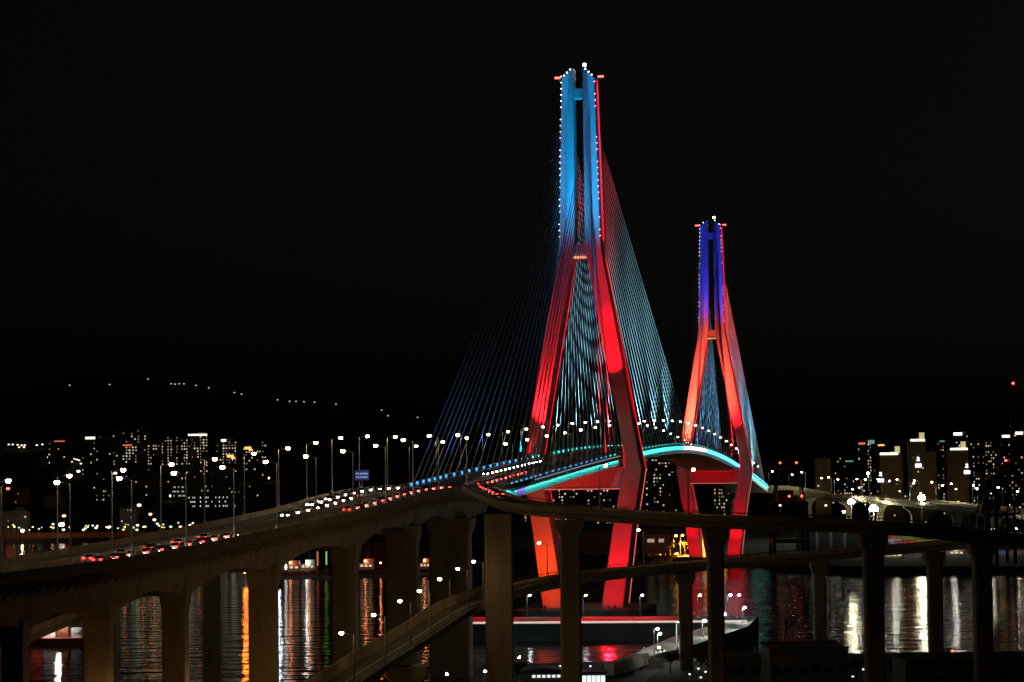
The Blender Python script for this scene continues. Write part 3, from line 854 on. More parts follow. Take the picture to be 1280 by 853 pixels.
# low hospital and office blocks on the slope, long rows of lit windows
LB = [(214, 231, 607, 2350, 12, .55, 'low long block with one row of white windows on the slope'), (235, 297, 620, 2250, 26, .35, 'long low hall with a bright strip of windows by the shore road'),
      (244, 266, 606, 2400, 9, .3, 'small block with a few dim windows on the slope'), (280, 306, 613, 2300, 12, .35, 'low block with a dotted row of windows on the slope'),
      (176, 190, 606, 2300, 5, .15, 'small pale house front on the slope'), (0, 34, 640, 2110, 8, .05, 'dark waterfront shed with a greenish front'),
      (18, 36, 615, 2250, 6, .12, 'dark block with a row of dim windows above the waterfront'), (120, 137, 612, 2400, 8, .3, 'low block with a short dotted white light row'),
      (150, 170, 636, 2120, 5, .1, 'dark warehouse beside the water under the lamps'), (56, 78, 620, 2250, 6, .05, 'dark hillside block above the quay')]
for i, (a, b, tp, D, cl, lt, lab) in enumerate(LB):
    building(a, b, tp, D, wall_m[(i+1) % 3], cl, lt, lab, name='office_block', seed=40+i, py_base=tp+16 if tp < 630 else tp+32, cat='building', pane=win_white if i in (0, 1) else None)
# centre: housing seen between the pylon legs
CT = [(690, 722, 588, 2500, 9, .22), (733, 780, 592, 2450, 12, .2), (806, 846, 566, 2550, 10, .2), (812, 842, 592, 2350, 8, .24), (892, 912, 606, 2300, 7, .4), (914, 934, 600, 2350, 6, .25), (752, 772, 583, 2700, 5, .14), (648, 668, 590, 2600, 6, .1)]
CL = ['housing tower under the deck close to the orange lit leg of the near pylon', 'broad housing block framed by the cross beam between the near pylon legs', 'highest housing slab between the two pylons, just under the deck', 'shorter housing slab in front of the highest one between the two pylons',
      'small tower with dense white windows framed by the far pylon legs', 'dark tower beside the silo framed by the far pylon legs', 'narrow tower partly behind the broad block at the near pylon', 'dim low tower outside the orange lit leg of the near pylon']
for i, (a, b, tp, D, cl, lt) in enumerate(CT):
    building(a, b, tp, D, wall_m[i % 3], cl, lt, CL[i], None, seed=60+i, py_base=668)
# right: tower estate with bright roof caps
RT = [(1019, 1038, 574, 2300, 1, 4, .04, None, 'plain dark beige tower beside the port crane'),
      (1072, 1083, 556, 2500, 0, 4, .1, (red_roof, .1, .9, 2.0), 'slim tower with a red lit crown'),
      (1084, 1094, 554, 2450, 2, 4, .5, (green_roof, .1, .9, 3.5), 'slim tower with a green lit crown and many lit windows'),
      (1095, 1108, 558, 2500, 0, 5, .06, (orange_sign, .2, .8, 1.2), 'slim tower with an orange lit crown'),
      (1100, 1128, 569, 2250, 1, 9, .02, (warm_roof, 0, .8, 1.8), 'broad beige tower with a cream lit roof edge and white number sign'),
      (1137, 1157, 552, 2200, 1, 7, .02, (warm_roof, .05, .95, 1.6), 'tallest beige tower with a cream roof line and white sign on its side'),
      (1158, 1170, 566, 2300, 1, 4, .03, None, 'plain beige tower wing without lit windows'),
      (1171, 1183, 553, 2500, 2, 4, .15, (green_roof, .3, .8, 1.2), 'dark tower with a small green roof light'),
      (1191, 1210, 544, 2500, 2, 6, .12, (warm_roof, .05, .6, 2.6), 'high dark tower with a blocky cream crown'),
      (1184, 1210, 563, 2250, 1, 8, .02, (warm_roof, .15, .98, 1.6), 'beige tower with a cream roof line and two small signs'),
      (1212, 1230, 546, 2500, 2, 6, .22, None, 'dark tower with scattered windows and one white strip'),
      (1231, 1246, 552, 2500, 0, 5, .2, None, 'grey tower with scattered windows behind the red beacon'),
      (1247, 1266, 547, 2500, 2, 6, .2, (warm_roof, .3, .9, 2.2), 'dark tower with an L-shaped cream roof light'),
      (1267, 1290, 543, 2500, 0, 6, .14, (warm_roof, .1, .5, 2.4), 'grey tower with a cream roof light at the frame edge'),
      (1054, 1068, 578, 2600, 0, 5, .1, (green_roof, .2, .9, 1.2), 'low dark tower with a green roof line'),
      (1036, 1052, 572, 2700, 2, 5, .1, None, 'low dark tower with a few white windows near the top')]
for i, (a, b, tp, D, wi, cl, lt, rf, lab) in enumerate(RT):
    t = building(a, b, tp, D, wall_m[wi], cl, lt, lab, seed=90+i, py_base=660, roof=rf)
    if i in (4, 5, 9):
        w = P(b, tp, D).x-P(a, tp, D).x; h = P(a, tp, D).z-P(a, 660, D).z
        mb = MB(); x = {4: -w*.5, 5: 0.0, 9: w*.42}[i]
        for (dx, dz, sw, sh) in ((0, 0, 1.8, .7), (0, 1.6, 1.4, .7), (.4, .8, .7, 1.0), (-1.6, -3.2, 1.2, 2.2), (.2, -3.2, 1.2, 2.2), (2.0, -3.2, 1.2, 2.2)):
            mb.box((x+dx, -.5, h*(.78 if i != 4 else .72)+dz*1.4), (sw*1.3, .2, sh*1.3))
        mb.build('wall_sign', sign_lit, t)
        MB().box((w*.3, 3, h+4.5), (4, 3, 6)).build('roof_stack', glow('roof_light_olive', (.75, .68, .32), .7), t)
# red brick gabled sheds behind the pylon
def shed(px0, px1, py_eave, D, label, m=brick_m):
    a, b = P(px0, py_eave, D), P(px1, py_eave, D); w = b.x-a.x; h = a.z-3.2
    t = thing('warehouse', label, 'warehouse', ((a.x+b.x)/2, D, 3.2))
    r = w*.18; prof = [(-w/2, 0), (w/2, 0), (w/2, h), (0, h+r), (-w/2, h)]
    MB().loft([[Vector((x, 0, z)) for x, z in prof], [Vector((x, 40, z)) for x, z in prof]]).build('wall', m, t)
    MB().loft([[Vector((x, y, z)) for x, z in ((-w/2-.8, h-.1), (0, h+r+.5), (w/2+.8, h-.1), (w/2+.8, h+.3), (0, h+r+1.0), (-w/2-.8, h+.3))] for y in (-.8, 40.5)]).build('roof', dark_steel, t)
    n = max(3, int(w/5))
    for k in range(n):
        x = -w/2+w*(k+.5)/n
        f = MB().box((x, -.05, h*.72), (2.6, .16, 2.4)).build('window', mat('dusty_pane', (.16, .13, .1), .35), t)
        MB().box((x, -.16, h*.72), (.14, .08, 2.4)).box((x, -.16, h*.72), (2.6, .08, .14)).build('glazing_bar', dark_steel, f)
    return t
shed(722, 772, 670, 1520, 'red brick gabled warehouse on the quay behind the near pylon')
shed(800, 838, 664, 1560, 'red brick gabled warehouse behind the orange lit yard')
shed(640, 668, 676, 1600, 'dim warehouse beside the leg of the near pylon', wall_m[1])
# orange lit gate house and tall silo in the yard
g = P(820, 672, 1480)
t = thing('gatehouse', 'small orange lit gatehouse at the end of the yard road', 'building', (g.x, 1480, 3.2))
MB().box((0, 4, 5), (15, 8, 10)).build('wall', wall_m[1], t); MB().box((0, -.3, 10.3), (17, 9.5, .6)).build('roof', quay_m, t)
MB().box((-3, -.04, 7.6), (4, .1, 2)).box((3, -.04, 7.6), (3, .1, 2)).build('window', win_hot, t)
for x in (-7, 7): MB().box((x, -1.6, 2.6), (.6, .6, 5.2)).build('post', quay_m, t)
MB().box((0, -1.6, 5.4), (15.5, .8, .6)).build('lintel', quay_m, t)
g = P(916, 672, 1700)
t = thing('silo', 'warm lit round-topped silo glimpsed between the far pylon legs', 'silo', (g.x, 1700, 3.2))
r = 3.2
MB().loft([[Vector((r*q*math.cos(2*math.pi*k/14), r*q*math.sin(2*math.pi*k/14), z)) for k in range(14)] for z, q in ((0, 1), (25, 1), (27.5, .8), (29, .35))]).build('wall', quay_m, t, True)

# ================================================================== port: flood masts, cranes, containers
def mast(px, py, D, label, big=1.0):
    q = P(px, py, D); h = q.z-3.2
    t = thing('flood_mast', label, 'light mast', (q.x, D, 3.2))
    MB().tube((0, 0, 0), (0, 0, h), .45, .25, 8).build('pole', steel, t)
    MB().box((0, -.6, h+1.6*big), (4.4*big, 3.4*big, .25)).bar((0, 0, h-.2), (0, 0, h+1.6*big), .3).build('head_frame', dark_steel, t)
    for x, z in ((-.55, 0), (.55, 0), (0, .5)): MB().ball((x*big, -.6, h+.2+z*big), .8*big, 8).build('lamp', lamp_mast, t)
mast(1064, 628, 1755, 'tall yellow-white flood mast over the port apron beside the flyover pier', 1.7)
mast(1092, 637, 1690, 'brightest flood mast over the port apron standing lower than its neighbours', 2.2)
mast(1152, 623, 1596, 'yellow-white flood mast in front of the flared flyover pier', 1.7)
for i, (px, py, D) in enumerate(((1085, 592, 2100),)):
    mast(px, py, D, 'single cold white flood lamp in front of the beige towers', .9)

k13 = lamp_kind('lamp post added behind the ramp to light the container stacks', 'added apron lamps', 13.0, .5, glow('container_fill_glass', (1.0, .97, .85), 220), 1.6)  # added to brighten the containers, heads hidden by the ramp
for px in (1118, 1150, 1190, 1240, 1268):
    q = P(px, 690, 1432); q.z = 3.2
    if k13.get('used'): dup(k13['o'], q, 0)
    else: k13['o'].location = q; k13['used'] = True
def sts_crane(px, D, h_portal, boom_up, label, w=22.0, lights=()):
    """ship-to-shore gantry crane: four legs, portal beams, A-frame, raised or level boom"""
    c = P(px, 650, D); t = thing('gantry_crane', label, 'crane', (c.x, D, 3.2))
    for x in (-w/2, w/2):
        for y in (0, 20): MB().bar((x, y, 0), (x, y, h_portal), 1.5).build('leg', mat('crane_paint', (.05, .018, .016), .5, .1), t)
    cm = MATS['crane_paint']
    for z in (10, h_portal):
        for y in (0, 20): MB().bar((-w/2, y, z), (w/2, y, z), 1.6).build('portal_beam', cm, t)
        for x in (-w/2, w/2): MB().bar((x, 0, z), (x, 20, z), 1.58).build('sill_beam', cm, t)
    for y in (0, 20):
        for x in (-w/2, w/2): MB().bar((x, y, 10), (0, y, h_portal), .5).build('brace', cm, t)
    af = MB()
    ht = h_portal+18
    for x in (-4.5, 4.5): af.bar((x*1.8, 2, h_portal), (x, 4, ht), .9); af.bar((x*1.8, 20, h_portal), (x, 4, ht), .6)
    af.bar((-4.5, 4, ht), (4.5, 4, ht), .8)
    af.build('apex_frame', cm, t)
    for x in (-3.5, 3.5):
        bm_ = MB()
        if boom_up: bm_.bar((x, -2, h_portal+1), (x, -14, h_portal+42), 1.1)
        else: bm_.bar((x, -30, h_portal+1), (x, 44, h_portal+1), 1.2)
        bm_.build('boom', cm, t)
    MB().box((0, 24, h_portal+4), (8, 9, 5)).build('machine_house', cm, t)
    for x, y, z in lights: MB().ball((x, y, z), .6, 6).build('warning_light', beacon_red, t)
    return t
sts_crane(988, 1330, 30, False, 'dark red gantry crane on the quay with red lights at its apex', 17, ((-4.5, 3, 50.8), (4.0, 3, 50.8), (-.5, -1, 33.5), (6, -1, 33.5)))
sts_crane(1272, 1180, 42, True, 'tall dark gantry crane with raised boom and red tip lights at the port', 20, ((-3.5, -14.5, 85), (3.5, -14.5, 85), (-5, -1, 50)))
sts_crane(1250, 1260, 24, False, 'lower dark gantry crane behind the curve of the ramp', 14, ())
CONT = {k: mat('container_%s' % k, c, .5, .1, var=.2, scale=.4) for k, c in (('red', (.6, .06, .05)), ('white', (.7, .7, .7)), ('blue', (.05, .15, .45)), ('yellow', (.6, .45, .08)), ('green', (.04, .35, .1)), ('brown', (.28, .1, .05)))}
def container_mesh(m):
    mb = MB().box((0, 0, 1.3), (12.0, 2.44, 2.6))
    for k in range(20): mb.box((-5.7+k*.6, -1.24, 1.3), (.22, .06, 2.3))
    for x in (-6, 6): mb.box((x, 0, 1.3), (.2, 2.5, 2.62))
    me = mb.mesh('container'); me.materials.append(m); return me
CM = {k: container_mesh(m) for k, m in CONT.items()}
ROW = ('red', 'yellow', 'green', 'brown', 'green', 'red', 'brown', 'blue', 'white')
TIER = ('lowest', 'second', 'third', 'top')
for k in range(9):
    for lv in range(4):
        px = 1112+k*17.0; D = 1450
        q = P(px, 690, D); kind = (ROW[(k+lv*4) % 9] if k else ('brown', 'blue', 'white', 'red')[lv])
        if k == 8: kind = ('brown', 'red', 'white', 'green')[lv]
        if k in (2, 3, 6) and lv == 3: continue
        o = inst('shipping_container', CM[kind], (q.x + (k*1.2), D, 3.2+lv*2.62), 0)
        tag(o, '%s shipping container in the %s tier of the stacks on the quay apron' % (kind, TIER[lv]), 'container', '%s containers, %s tier' % (kind, TIER[lv]))
# lit apron hall behind the quay on the right
q = P(1056, 690, 1480)
t = thing('terminal_hall', 'low open terminal hall with a row of white lit columns', 'building', (q.x, 1480, 3.2))
MB().box((0, 10, 15.4), (52, 20, .8)).build('roof', quay_m, t)
MB().box((0, 19.5, 7.5), (52, .6, 15)).build('wall', mat('hall_dark_wall', (.025, .03, .028), .8), t)
for k in range(7): MB().box((-24+k*8, -1.6, 7.5), (1.3, 1.0, 15)).build('column', mat('white_paint', (.75, .75, .72), .6), t)
for k in range(6): MB().box((-20+k*8, 9, 14.6), (5, .6, .25)).build('tube_light', glow('hall_tube', (.8, 1.0, .9), 9), t)

# ================================================================== vehicles, at rest in their lanes
hull_red = mat('hull_red', (.42, .05, .03), .5, var=.2)
def car_meshes():
    body = MB()
    prof = [(-2.2, .35), (2.2, .35), (2.25, .75), (1.2, .92), (.65, 1.42), (-1.0, 1.45), (-1.75, .98), (-2.25, .9)]
    body.loft([[Vector((x, y*s_, z)) for x, z in prof] for y, s_ in ((-.88, .97), (-.7, 1), (.7, 1), (.88, .97))])
    glass = MB().quad((1.16, -.7, .96), (1.16, .7, .96), (.7, .62, 1.38), (.7, -.62, 1.38)).quad((-1.72, .7, 1.02), (-1.72, -.7, 1.02), (-1.08, -.62, 1.4), (-1.08, .62, 1.4))
    for s_ in (-1, 1): glass.quad((1.05, s_*.885, .98), (.6, s_*.885, 1.36), (-1.0, s_*.885, 1.38), (-1.5, s_*.885, 1.02))
    g2 = MB()
    g2.v = [(x*1.012, y, z+.012) for x, y, z in glass.v]; g2.f = glass.f
    wheel = MB().tube((0, -.1, 0), (0, .1, 0), .33, .33, 12)
    return body, g2, wheel
cb, cg, cw = car_meshes()
car_paint = [mat('car_paint_%s' % k, c, .3, .2, var=.05) for k, c in (('silver', (.5, .5, .52)), ('white', (.75, .75, .74)), ('black', (.02, .02, .02)))]
tyre_m = mat('tyre_rubber', (.02, .02, .02), .9)
glass_m = mat('car_glass', (.02, .025, .03), .1)
def make_car(k, label, group, lit=True):
    t = thing('car', label, 'car', (0, 0, 0), 0, group)
    cb.build('body', car_paint[k], t)
    cg.build('windows', glass_m, t)
    me = cw.mesh('wheel'); me.materials.append(tyre_m)
    for x in (-1.35, 1.35):
        for y in (-.8, .8): inst('wheel', me, (x, y, .33), 0, t)
    for y in (-.62, .62):
        MB().box((2.26, y, .68), (.12, .42, .2)).build('headlight', head_m if lit else glass_m, t)
        MB().box((-2.28, y, .84), (.1, .46, .22)).build('taillight', tail_m if lit else hull_red, t)
    return t
cars = []
COLN = ('silver', 'white', 'black')
def put_cars(path, ufn, ts, away, where, zof=.06):
    for i, t in enumerate(ts):
        k = (i*7+len(cars)) % 3
        lab = '%s car %s' % (COLN[k], where); grp = 'cars %s' % where
        key = (k, where)
        p = path.off(t, ufn(t), zof); rz = path.rz(t) + (0 if away else math.pi)
        sl = path.at(t+1).z - path.at(t-1).z
        if key not in PROTO: PROTO[key] = c = make_car(k, lab, grp); c.location = p; c.rotation_euler = (0, 0, rz)
        else: c = dup(PROTO[key], p, rz, lab, grp)
        c.rotation_euler = (0, -math.atan2(sl if away else -sl, 2.0), rz)
        cars.append(c)
PROTO = {}
def vt(px):     # distance along the viaduct's right edge at a pixel column
    return min(np.arange(0, vp.L, 1.0), key=lambda t: abs(pxof(*vp.off(t, -4))[0]-px))
tred = [t for t in np.arange(vt(125), vt(285), 6.4)]
put_cars(vp, lambda t: -3.6, tred, True, 'driving away with red tail lights low on the viaduct')
put_cars(vp, lambda t: -7.0, [t+4 for t in tred[::2]], True, 'driving away in the inner lane low on the viaduct')
put_cars(vp, lambda t: -vwid(t)*.2, [t for t in np.arange(vt(440), vt(575), 6.6)], True, 'driving away with red tail lights near the bridge end')
put_cars(vp, lambda t: -vwid(t)*.62, [t for t in np.arange(vt(415), vt(500), 7.0)], False, 'coming with headlights lit past the lamps on the viaduct')
put_cars(vp, lambda t: -vwid(t)*.8, [t for t in np.arange(vt(470), vt(590), 7.5)], False, 'coming in the outer lane with headlights lit near the bridge end')
put_cars(bpath, lambda t: 5.4, [bt(s) for s in np.arange(-505, -430, 7)], True, 'driving away with red tail lights on the bridge deck')
put_cars(bpath, lambda t: -4.6, [bt(s) for s in np.arange(-440, -340, 7.5)], False, 'coming with headlights lit on the bridge deck')
put_cars(rp, lambda t: -4.2, [rp.knots[0]+6+7.5*k for k in range(6)], False, 'climbing the head of the loop ramp', .06)
# ---- blue direction sign on its gantry
tS = min(np.arange(0, vp.L, 1.0), key=lambda t: abs(pxof(*vp.off(t, -vwid(t)-.2))[0]-453))
q = vp.off(tS, -vwid(tS)-.2, 0)
t = thing('road_sign', 'blue direction sign with two rows of white lettering beside the viaduct', 'road sign', q)
MB().tube((0, 0, 0), (0, 0, 5.4), .16, .14, 8).build('post', steel, t)
sg = MB().box((0, -.3, 4.0), (3.4, .2, 2.5)).build('panel', glow('blue_sign_face', (.02, .07, .5), .22), t)
mb = MB(); rng = random.Random(5)
for z, hh in ((4.35, .42), (3.5, .34)):
    x = -1.3
    while x < 1.35:
        w = rng.uniform(.2, .34)
        mb.box((x, -.43, z), (w, .04, .07)); mb.box((x, -.43, z+hh*.4), (w*.8, .04, .07)); mb.box((x-w*.3, -.43, z+hh*.1), (.07, .04, hh*.8)); mb.box((x+w*.3, -.43, z), (.07, .04, hh))
        x += w+.13
tag(mb.build('lettering', glow('sign_lettering', (.8, .86, 1.0), .7), sg), kind='stuff')

# ================================================================== scattered distant lamps (hill road, slope, waterfront)
far_me = MB().tube((0, 0, -6), (0, 0, 0), .12, .1, 4).mesh('far_pole'); far_me.materials.append(steel)
FAR = {}
def far_lamp(px, py, r, m, label, group, D=None):
    q = on_ground(px, py) if D is None else P(px, py, D)
    k = round(math.sqrt(max(.2, q.y/2200.0)), 2)
    key = (m.name, r)
    if key not in FAR:
        b = MB().tube((0, 0, 0), (0, 0, 5.2), .12, .1, 4)
        nb = len(b.f); b.ball((0, 0, 5.6), r, 6, (1, 1, .8))
        me = b.mesh('far_lamp'); me.materials.append(steel); me.materials.append(m)
        for i, p in enumerate(me.polygons): p.material_index = 0 if i < nb else 1
        FAR[key] = me
    z = q.z-5.6 if D is not None else q.z
    tag(inst('street_lamp', FAR[key], (q.x, q.y, z)), label, 'street lamp', group)
R_ = random.Random(21)
hillroad = [(185, 478), (214, 484), (219, 484.5), (224, 484), (230, 484), (245, 486), (261, 489), (293, 495), (302, 497), (347, 504), (362, 506), (370, 506), (380, 506.5), (393, 507), (420, 509.5), (477, 517), (485, 524), (522, 526), (87, 486), (137, 485)]
for x, y in hillroad: far_lamp(x, y, 1.3, glow('hill_road_lamp', (1, .86, .66), .8 if (x != 185) else .9), 'tiny lamp on the dark hill road above the town', 'hill road lamps')
for x, y in [(11, 561), (16, 561), (22, 561.5), (27, 562), (31, 562), (46, 562), (53, 561), (30, 564.5), (24, 564.5)]: far_lamp(x, y, 1.4, lamp_far, 'white lamp in the row at the foot of the dark hill', 'lamp row at the hill foot')
for i in range(46):
    x = R_.uniform(60, 128); y = 577 + R_.random()**1.5*24
    far_lamp(x, y, R_.choice((.7, .9, 1.2)), R_.choice((lamp_far, glow('dim_far_lamp', (1, .75, .5), 1.6))), 'small lamp among the houses on the slope below the towers', 'slope lamps')
for x, y in [(98, 595.5), (112, 579), (86, 586), (163, 590), (160, 581), (183, 582), (213, 593), (240, 591), (256, 593), (268, 580), (271, 588), (273, 594), (291, 598), (287, 604), (310, 604), (335, 604), (252, 615), (214, 627), (174, 639), (144, 598)]:
    far_lamp(x, y, 2.2, lamp_far, 'bright street lamp on the town slope behind the viaduct', 'bright slope lamps')
for i in range(48):
    x = R_.uniform(4, 335); y = R_.uniform(655, 663) - max(0, (x-170)*.03)
    far_lamp(x, y, R_.choice((.6, .9, 1.3)), R_.choice((lamp_far, lamp_far, glow('green_far_lamp', (.7, 1, .6), 1.2))), 'small lamp along the waterfront road across the harbour', 'waterfront lamps', D=2095)
far_lamp(77, 656, 2.4, glow('waterfront_bright', (1, .9, .65), 10), 'brightest warm lamp on the waterfront across the harbour', None, D=2090)
far_lamp(80, 645, 1.6, glow('waterfront_red', (1, .22, .08), 10), 'red lamp on the waterfront across the harbour', None, D=2092)
far_lamp(10, 611, 1.6, beacon_red, 'red beacon lamp above the waterfront shed', None, D=2200)
for x, y in ((188, 643), (193, 650)): far_lamp(x, y, 1.3, glow('twin_quay_lamp', (1, .5, .25), 8), 'pinkish quay lamp on a tall post by the water', 'pinkish quay lamps', D=2088)
for i in range(30):
    x = R_.uniform(965, 1275); y = R_.uniform(604, 640)
    far_lamp(x, y, R_.choice((.6, .9, 1.1)), lamp_far, 'small lamp in the town behind the far flyover', 'lamps behind the flyover', D=R_.uniform(1950, 2150))

# ================================================================== boats and floating lights in the harbour
def tug(px, py, L, hull_m, lit, label, n_l=3):
    q = G(px, py, 0); t = thing('tugboat', label, 'boat', (q.x, q.y, 0))
    h = L*.09
    prof = [(-L/2, .2), (-L/2, h), (-L*.1, h*.85), (L*.3, h), (L/2, h*1.5), (L*.44, .2)]
    MB().loft([[Vector((x, y*s_, z)) for x, z in prof] for y, s_ in ((-L*.14, 1), (L*.14, 1))]).build('hull', hull_m, t)
    c = MB().box((-L*.02, 0, h+1.6), (L*.36, L*.2, 3.2)).box((L*.04, 0, h+4.3), (L*.2, L*.16, 2.2)).build('cabin', mat('boat_white', (.6, .6, .58), .5), t)
    for k in range(3): MB().box((-L*.02+(k-1)*L*.1, -L*.1-.03, h+2.0), (L*.06, .06, 1.0)).build('window', win_warm, c)
    MB().tube((L*.02, 0, h+5.4), (L*.02, 0, h+11), .15, .1, 5).build('mast', steel, t)
    for k in range(n_l):
        MB().ball((-L*.4+k*L*.36, -L*.12, h+3.4+k % 2), .45, 6).build('deck_lamp', lit, t)
orange_deck = glow('deck_lamp_orange', (1, .25, .07), 40); white_deck = glow('deck_lamp_white', (.95, 1, .95), 60)
tug(366, 720, 26, hull_red, orange_deck, 'work boat with orange deck lamps moored behind the third viaduct column')
tug(386, 718, 22, hull_red, white_deck, 'work boat with white deck lamps moored beside a green lit pole', 2)
tug(459, 717, 22, hull_red, orange_deck, 'red tugboat lit orange seen between two piers', 3)
tug(532, 715, 16, hull_red, orange_deck, 'small red tugboat half hidden by the wide pier', 2)
tug(1118, 705, 30, mat('hull_white', (.6, .6, .6), .5), glow('deck_lamp_dim', (1, .97, .9), 40), 'low white boat moored at the port quay wall', 2)
tug(1196, 701, 26, mat('hull_grey', (.3, .3, .3), .5), glow('deck_lamp_dim2', (1, .97, .9), 25), 'grey work boat moored at the port under the ramp', 2)
# floating pier on which they moor
a, b = G(330, 724, .0), G(560, 720, .0)
tag(MB().bar(a+Vector((0, 0, .4)), b+Vector((0, 0, .4)), 8, 1.6).build('mooring_pier', quay_m), kind='structure')
for px, py, m, h, lab in ((356, 700, 'white', 12, 'white light pole on the mooring pier'), (396, 697, 'red', 18, 'red neon light pole by the mooring pier'), (407, 699, 'green', 20, 'yellow-green neon light pole by the mooring pier')):
    q = G(px, 722, .4); col = {'white': (1, 1, 1), 'red': (1, .25, .12), 'green': (.55, 1, .1)}[m]
    t = thing('light_pole', lab, 'light pole', (q.x, q.y+6, .4))
    MB().tube((0, 0, 0), (0, 0, h*.3), .3, .3, 6).build('post', steel, t)
    MB().tube((0, 0, h*.3), (0, 0, h), .42, .42, 6).build('tube_light', glow('neon_'+m, col, 0.5 if m != 'white' else 3), t)
# strong warm and white quay lights whose streaks lie on the water at the left
for px, D, z, m, lab in ((307, 1180, 6, glow('quay_orange', (1, .15, .012), 60), 'strong orange quay lamp behind the third viaduct column'), (347, 1170, 10, glow('quay_white', (.92, 1, .95), 130), 'strong white quay lamp beside the moored work boats'),
                         (28, 2050, 10, glow('quay_warm', (1, .7, .4), 120), 'warm quay lamp at the edge of the far waterfront')):
    q = P(px, 700, D); t = thing('quay_lamp', lab, 'lamp', (q.x, D, 0))
    MB().tube((0, 0, 0), (0, 0, z), .2, .15, 6).build('post', steel, t); MB().ball((0, 0, z+.4), 1.1, 8).build('lens', m, t)
# floating dock far out, the red light on its roof put in as glow
a, b = G(440, 676, 0), G(486, 675, 0)
t = thing('floating_dock', 'long low floating dock with a red lit roof across the harbour', 'dock', ((a.x+b.x)/2, a.y, 0))
MB().box((0, 6, 2.5), (b.x-a.x, 14, 5)).build('hull', dark_steel, t); MB().box((0, 6, 6.4), (b.x-a.x-4, 14, 2.2)).build('roof', glow('dock_roof_red_glow', (.8, .05, .03), .07), t)
# lit fishing dock glimpsed under the slip road
q = G(62, 808, 0)
t = thing('dock_barge', 'floodlit work barge with clutter glimpsed under the slip road', 'barge', (q.x, q.y, 0))
MB().box((0, 0, 1.2), (22, 8, 2.6)).build('hull', hull_red, t)
for k, (x, w, h, m) in enumerate(((-8, 4, 4, CONT['white']), (-3.5, 3, 3, CONT['red']), (0, 3.4, 4.6, CONT['white']), (4, 3, 3.2, CONT['brown']), (8, 3, 2.8, CONT['white']))):
    MB().box((x, .5, 2.5+h/2), (w, 3, h)).box((x, -1.1, 2.5+h*.6), (w*.6, .3, h*.3)).build('deck_house', m, t)
MB().tube((3, -3, 2.5), (3, -3, 7.4), .15, .12, 6).build('lamp_post', steel, t)
MB().ball((3, -3.2, 7.7), .6, 6).build('lamp', glow('barge_lamp', (1, .95, .82), 260), t)
MB().ball((-7, -3, 5), .4, 6).build('lamp', glow('barge_lamp_low', (1, .9, .75), 220), t)

# ================================================================== near shore: kiosk, trucks, trees, dark roofs
def gshore(px, py, z=3.0): return G(px, py, z)
t = thing('kiosk', 'small flat-roofed kiosk with a bright lit shopfront below the loop ramp', 'kiosk', (P(742, 850, 548).x, 548, 3.0))
MB().box((0, 3, 1.5), (5.4, 6, 3.0)).build('wall', wall_m[2], t)
MB().box((0, 2.9, 3.12), (6.0, 7.0, .24)).build('roof', dark_steel, t)
for k in range(5):
    f = MB().box((-2.0+k, -.06, 1.55), (.86, .1, 1.9)).build('window', glow('shopfront', (.85, 1.0, .9), 1.1 if k != 2 else 1.1), t)
for k in range(4): MB().box((-1.5+k, -.1, 1.55), (.1, .14, 2.0)).build('mullion', dark_steel, t)
def box_truck_parts(t):
    MB().box((0, 0, 2.0), (2.4, 6.2, 2.7)).build('cargo_box', mat('truck_box_white', (.6, .6, .58), .5), t)
    cab = MB().loft([[Vector((x, y, z)) for y, z in ((3.2, .6), (5.0, .6), (5.0, 1.6), (4.6, 2.5), (3.2, 2.5))] for x in (-1.05, 1.05)]).build('cab', car_paint[1], t)
    MB().box((0, 4.86, 1.95), (1.8, .1, .7)).build('windscreen', glass_m, cab)
    MB().box((0, .8, .62), (1.1, 7.6, .25)).build('chassis', dark_steel, t)
    for x in (-.95, .95):
        for y in (-2.0, 4.0): MB().tube((x-.15, y, .48), (x+.15, y, .48), .48, .48, 12).build('wheel', tyre_m, t)
    for x in (-.9, .9): MB().box((x, -3.14, .8), (.3, .06, .14)).build('taillight', mat('lamp_off_red', (.3, .02, .02), .3), t)
tr0 = None
for px, py in ((768, 847), (779, 843), (789, 839), (799, 835)):
    p = gshore(px, py)
    lab, gr = 'white box truck parked in the row beside the lit kiosk', 'parked box trucks'
    if tr0 is None:
        tr0 = thing('box_truck', lab, 'truck', p, math.radians(-24), gr); box_truck_parts(tr0)
    else: dup(tr0, p, math.radians(-24), lab, gr)
p = gshore(813, 834)
t = thing('boundary_wall', 'low pale boundary wall lit by a lamp at the foot of the jetty', 'wall', p)
MB().box((0, 0, .85), (6.4, .3, 1.7)).build('panel', quay_m, t)
MB().box((0, 0, 1.78), (6.7, .5, .16)).build('coping', quay_m, t)
tag(MB().loft([[Vector((*gshore(x, y).xy, z)) for x, y in ((806, 834), (828, 834), (790, 868), (750, 868))][::-1] for z in (3.02, 3.0)][::-1]).build('shore_road', asphalt), kind='structure')
k11 = lamp_kind('street lamp on the shore road under the ramps', 'shore road lamps', 5.0, .9, glow('shore_lamp_glass', (1.0, .9, .62), 120), .7)
spots = [gshore(818, 838), gshore(706, 858), gshore(646, 852), gshore(606, 872), P(560, 700, 520), P(470, 700, 470)]
for i, p in enumerate(spots):
    p.z = 3.0
    if k11.get('used'): dup(k11['o'], p, .5*i)
    else: k11['o'].location = p; k11['used'] = True
# unseen sodium lamps added below the viaduct to light its columns
k12 = lamp_kind('unseen orange sodium lamp added to light the viaduct columns', 'added sodium lamps below the viaduct', 9.0, 1.2, glow('column_fill_sodium', (1.0, .5, .16), 300), 1.2)
for px, D in ((60, 380), (170, 398), (290, 440), (400, 455)):
    p = P(px, 700, D); p.z = 3.0
    if k12.get('used'): dup(k12['o'], p, 1.2)
    else: k12['o'].location = p; k12['used'] = True
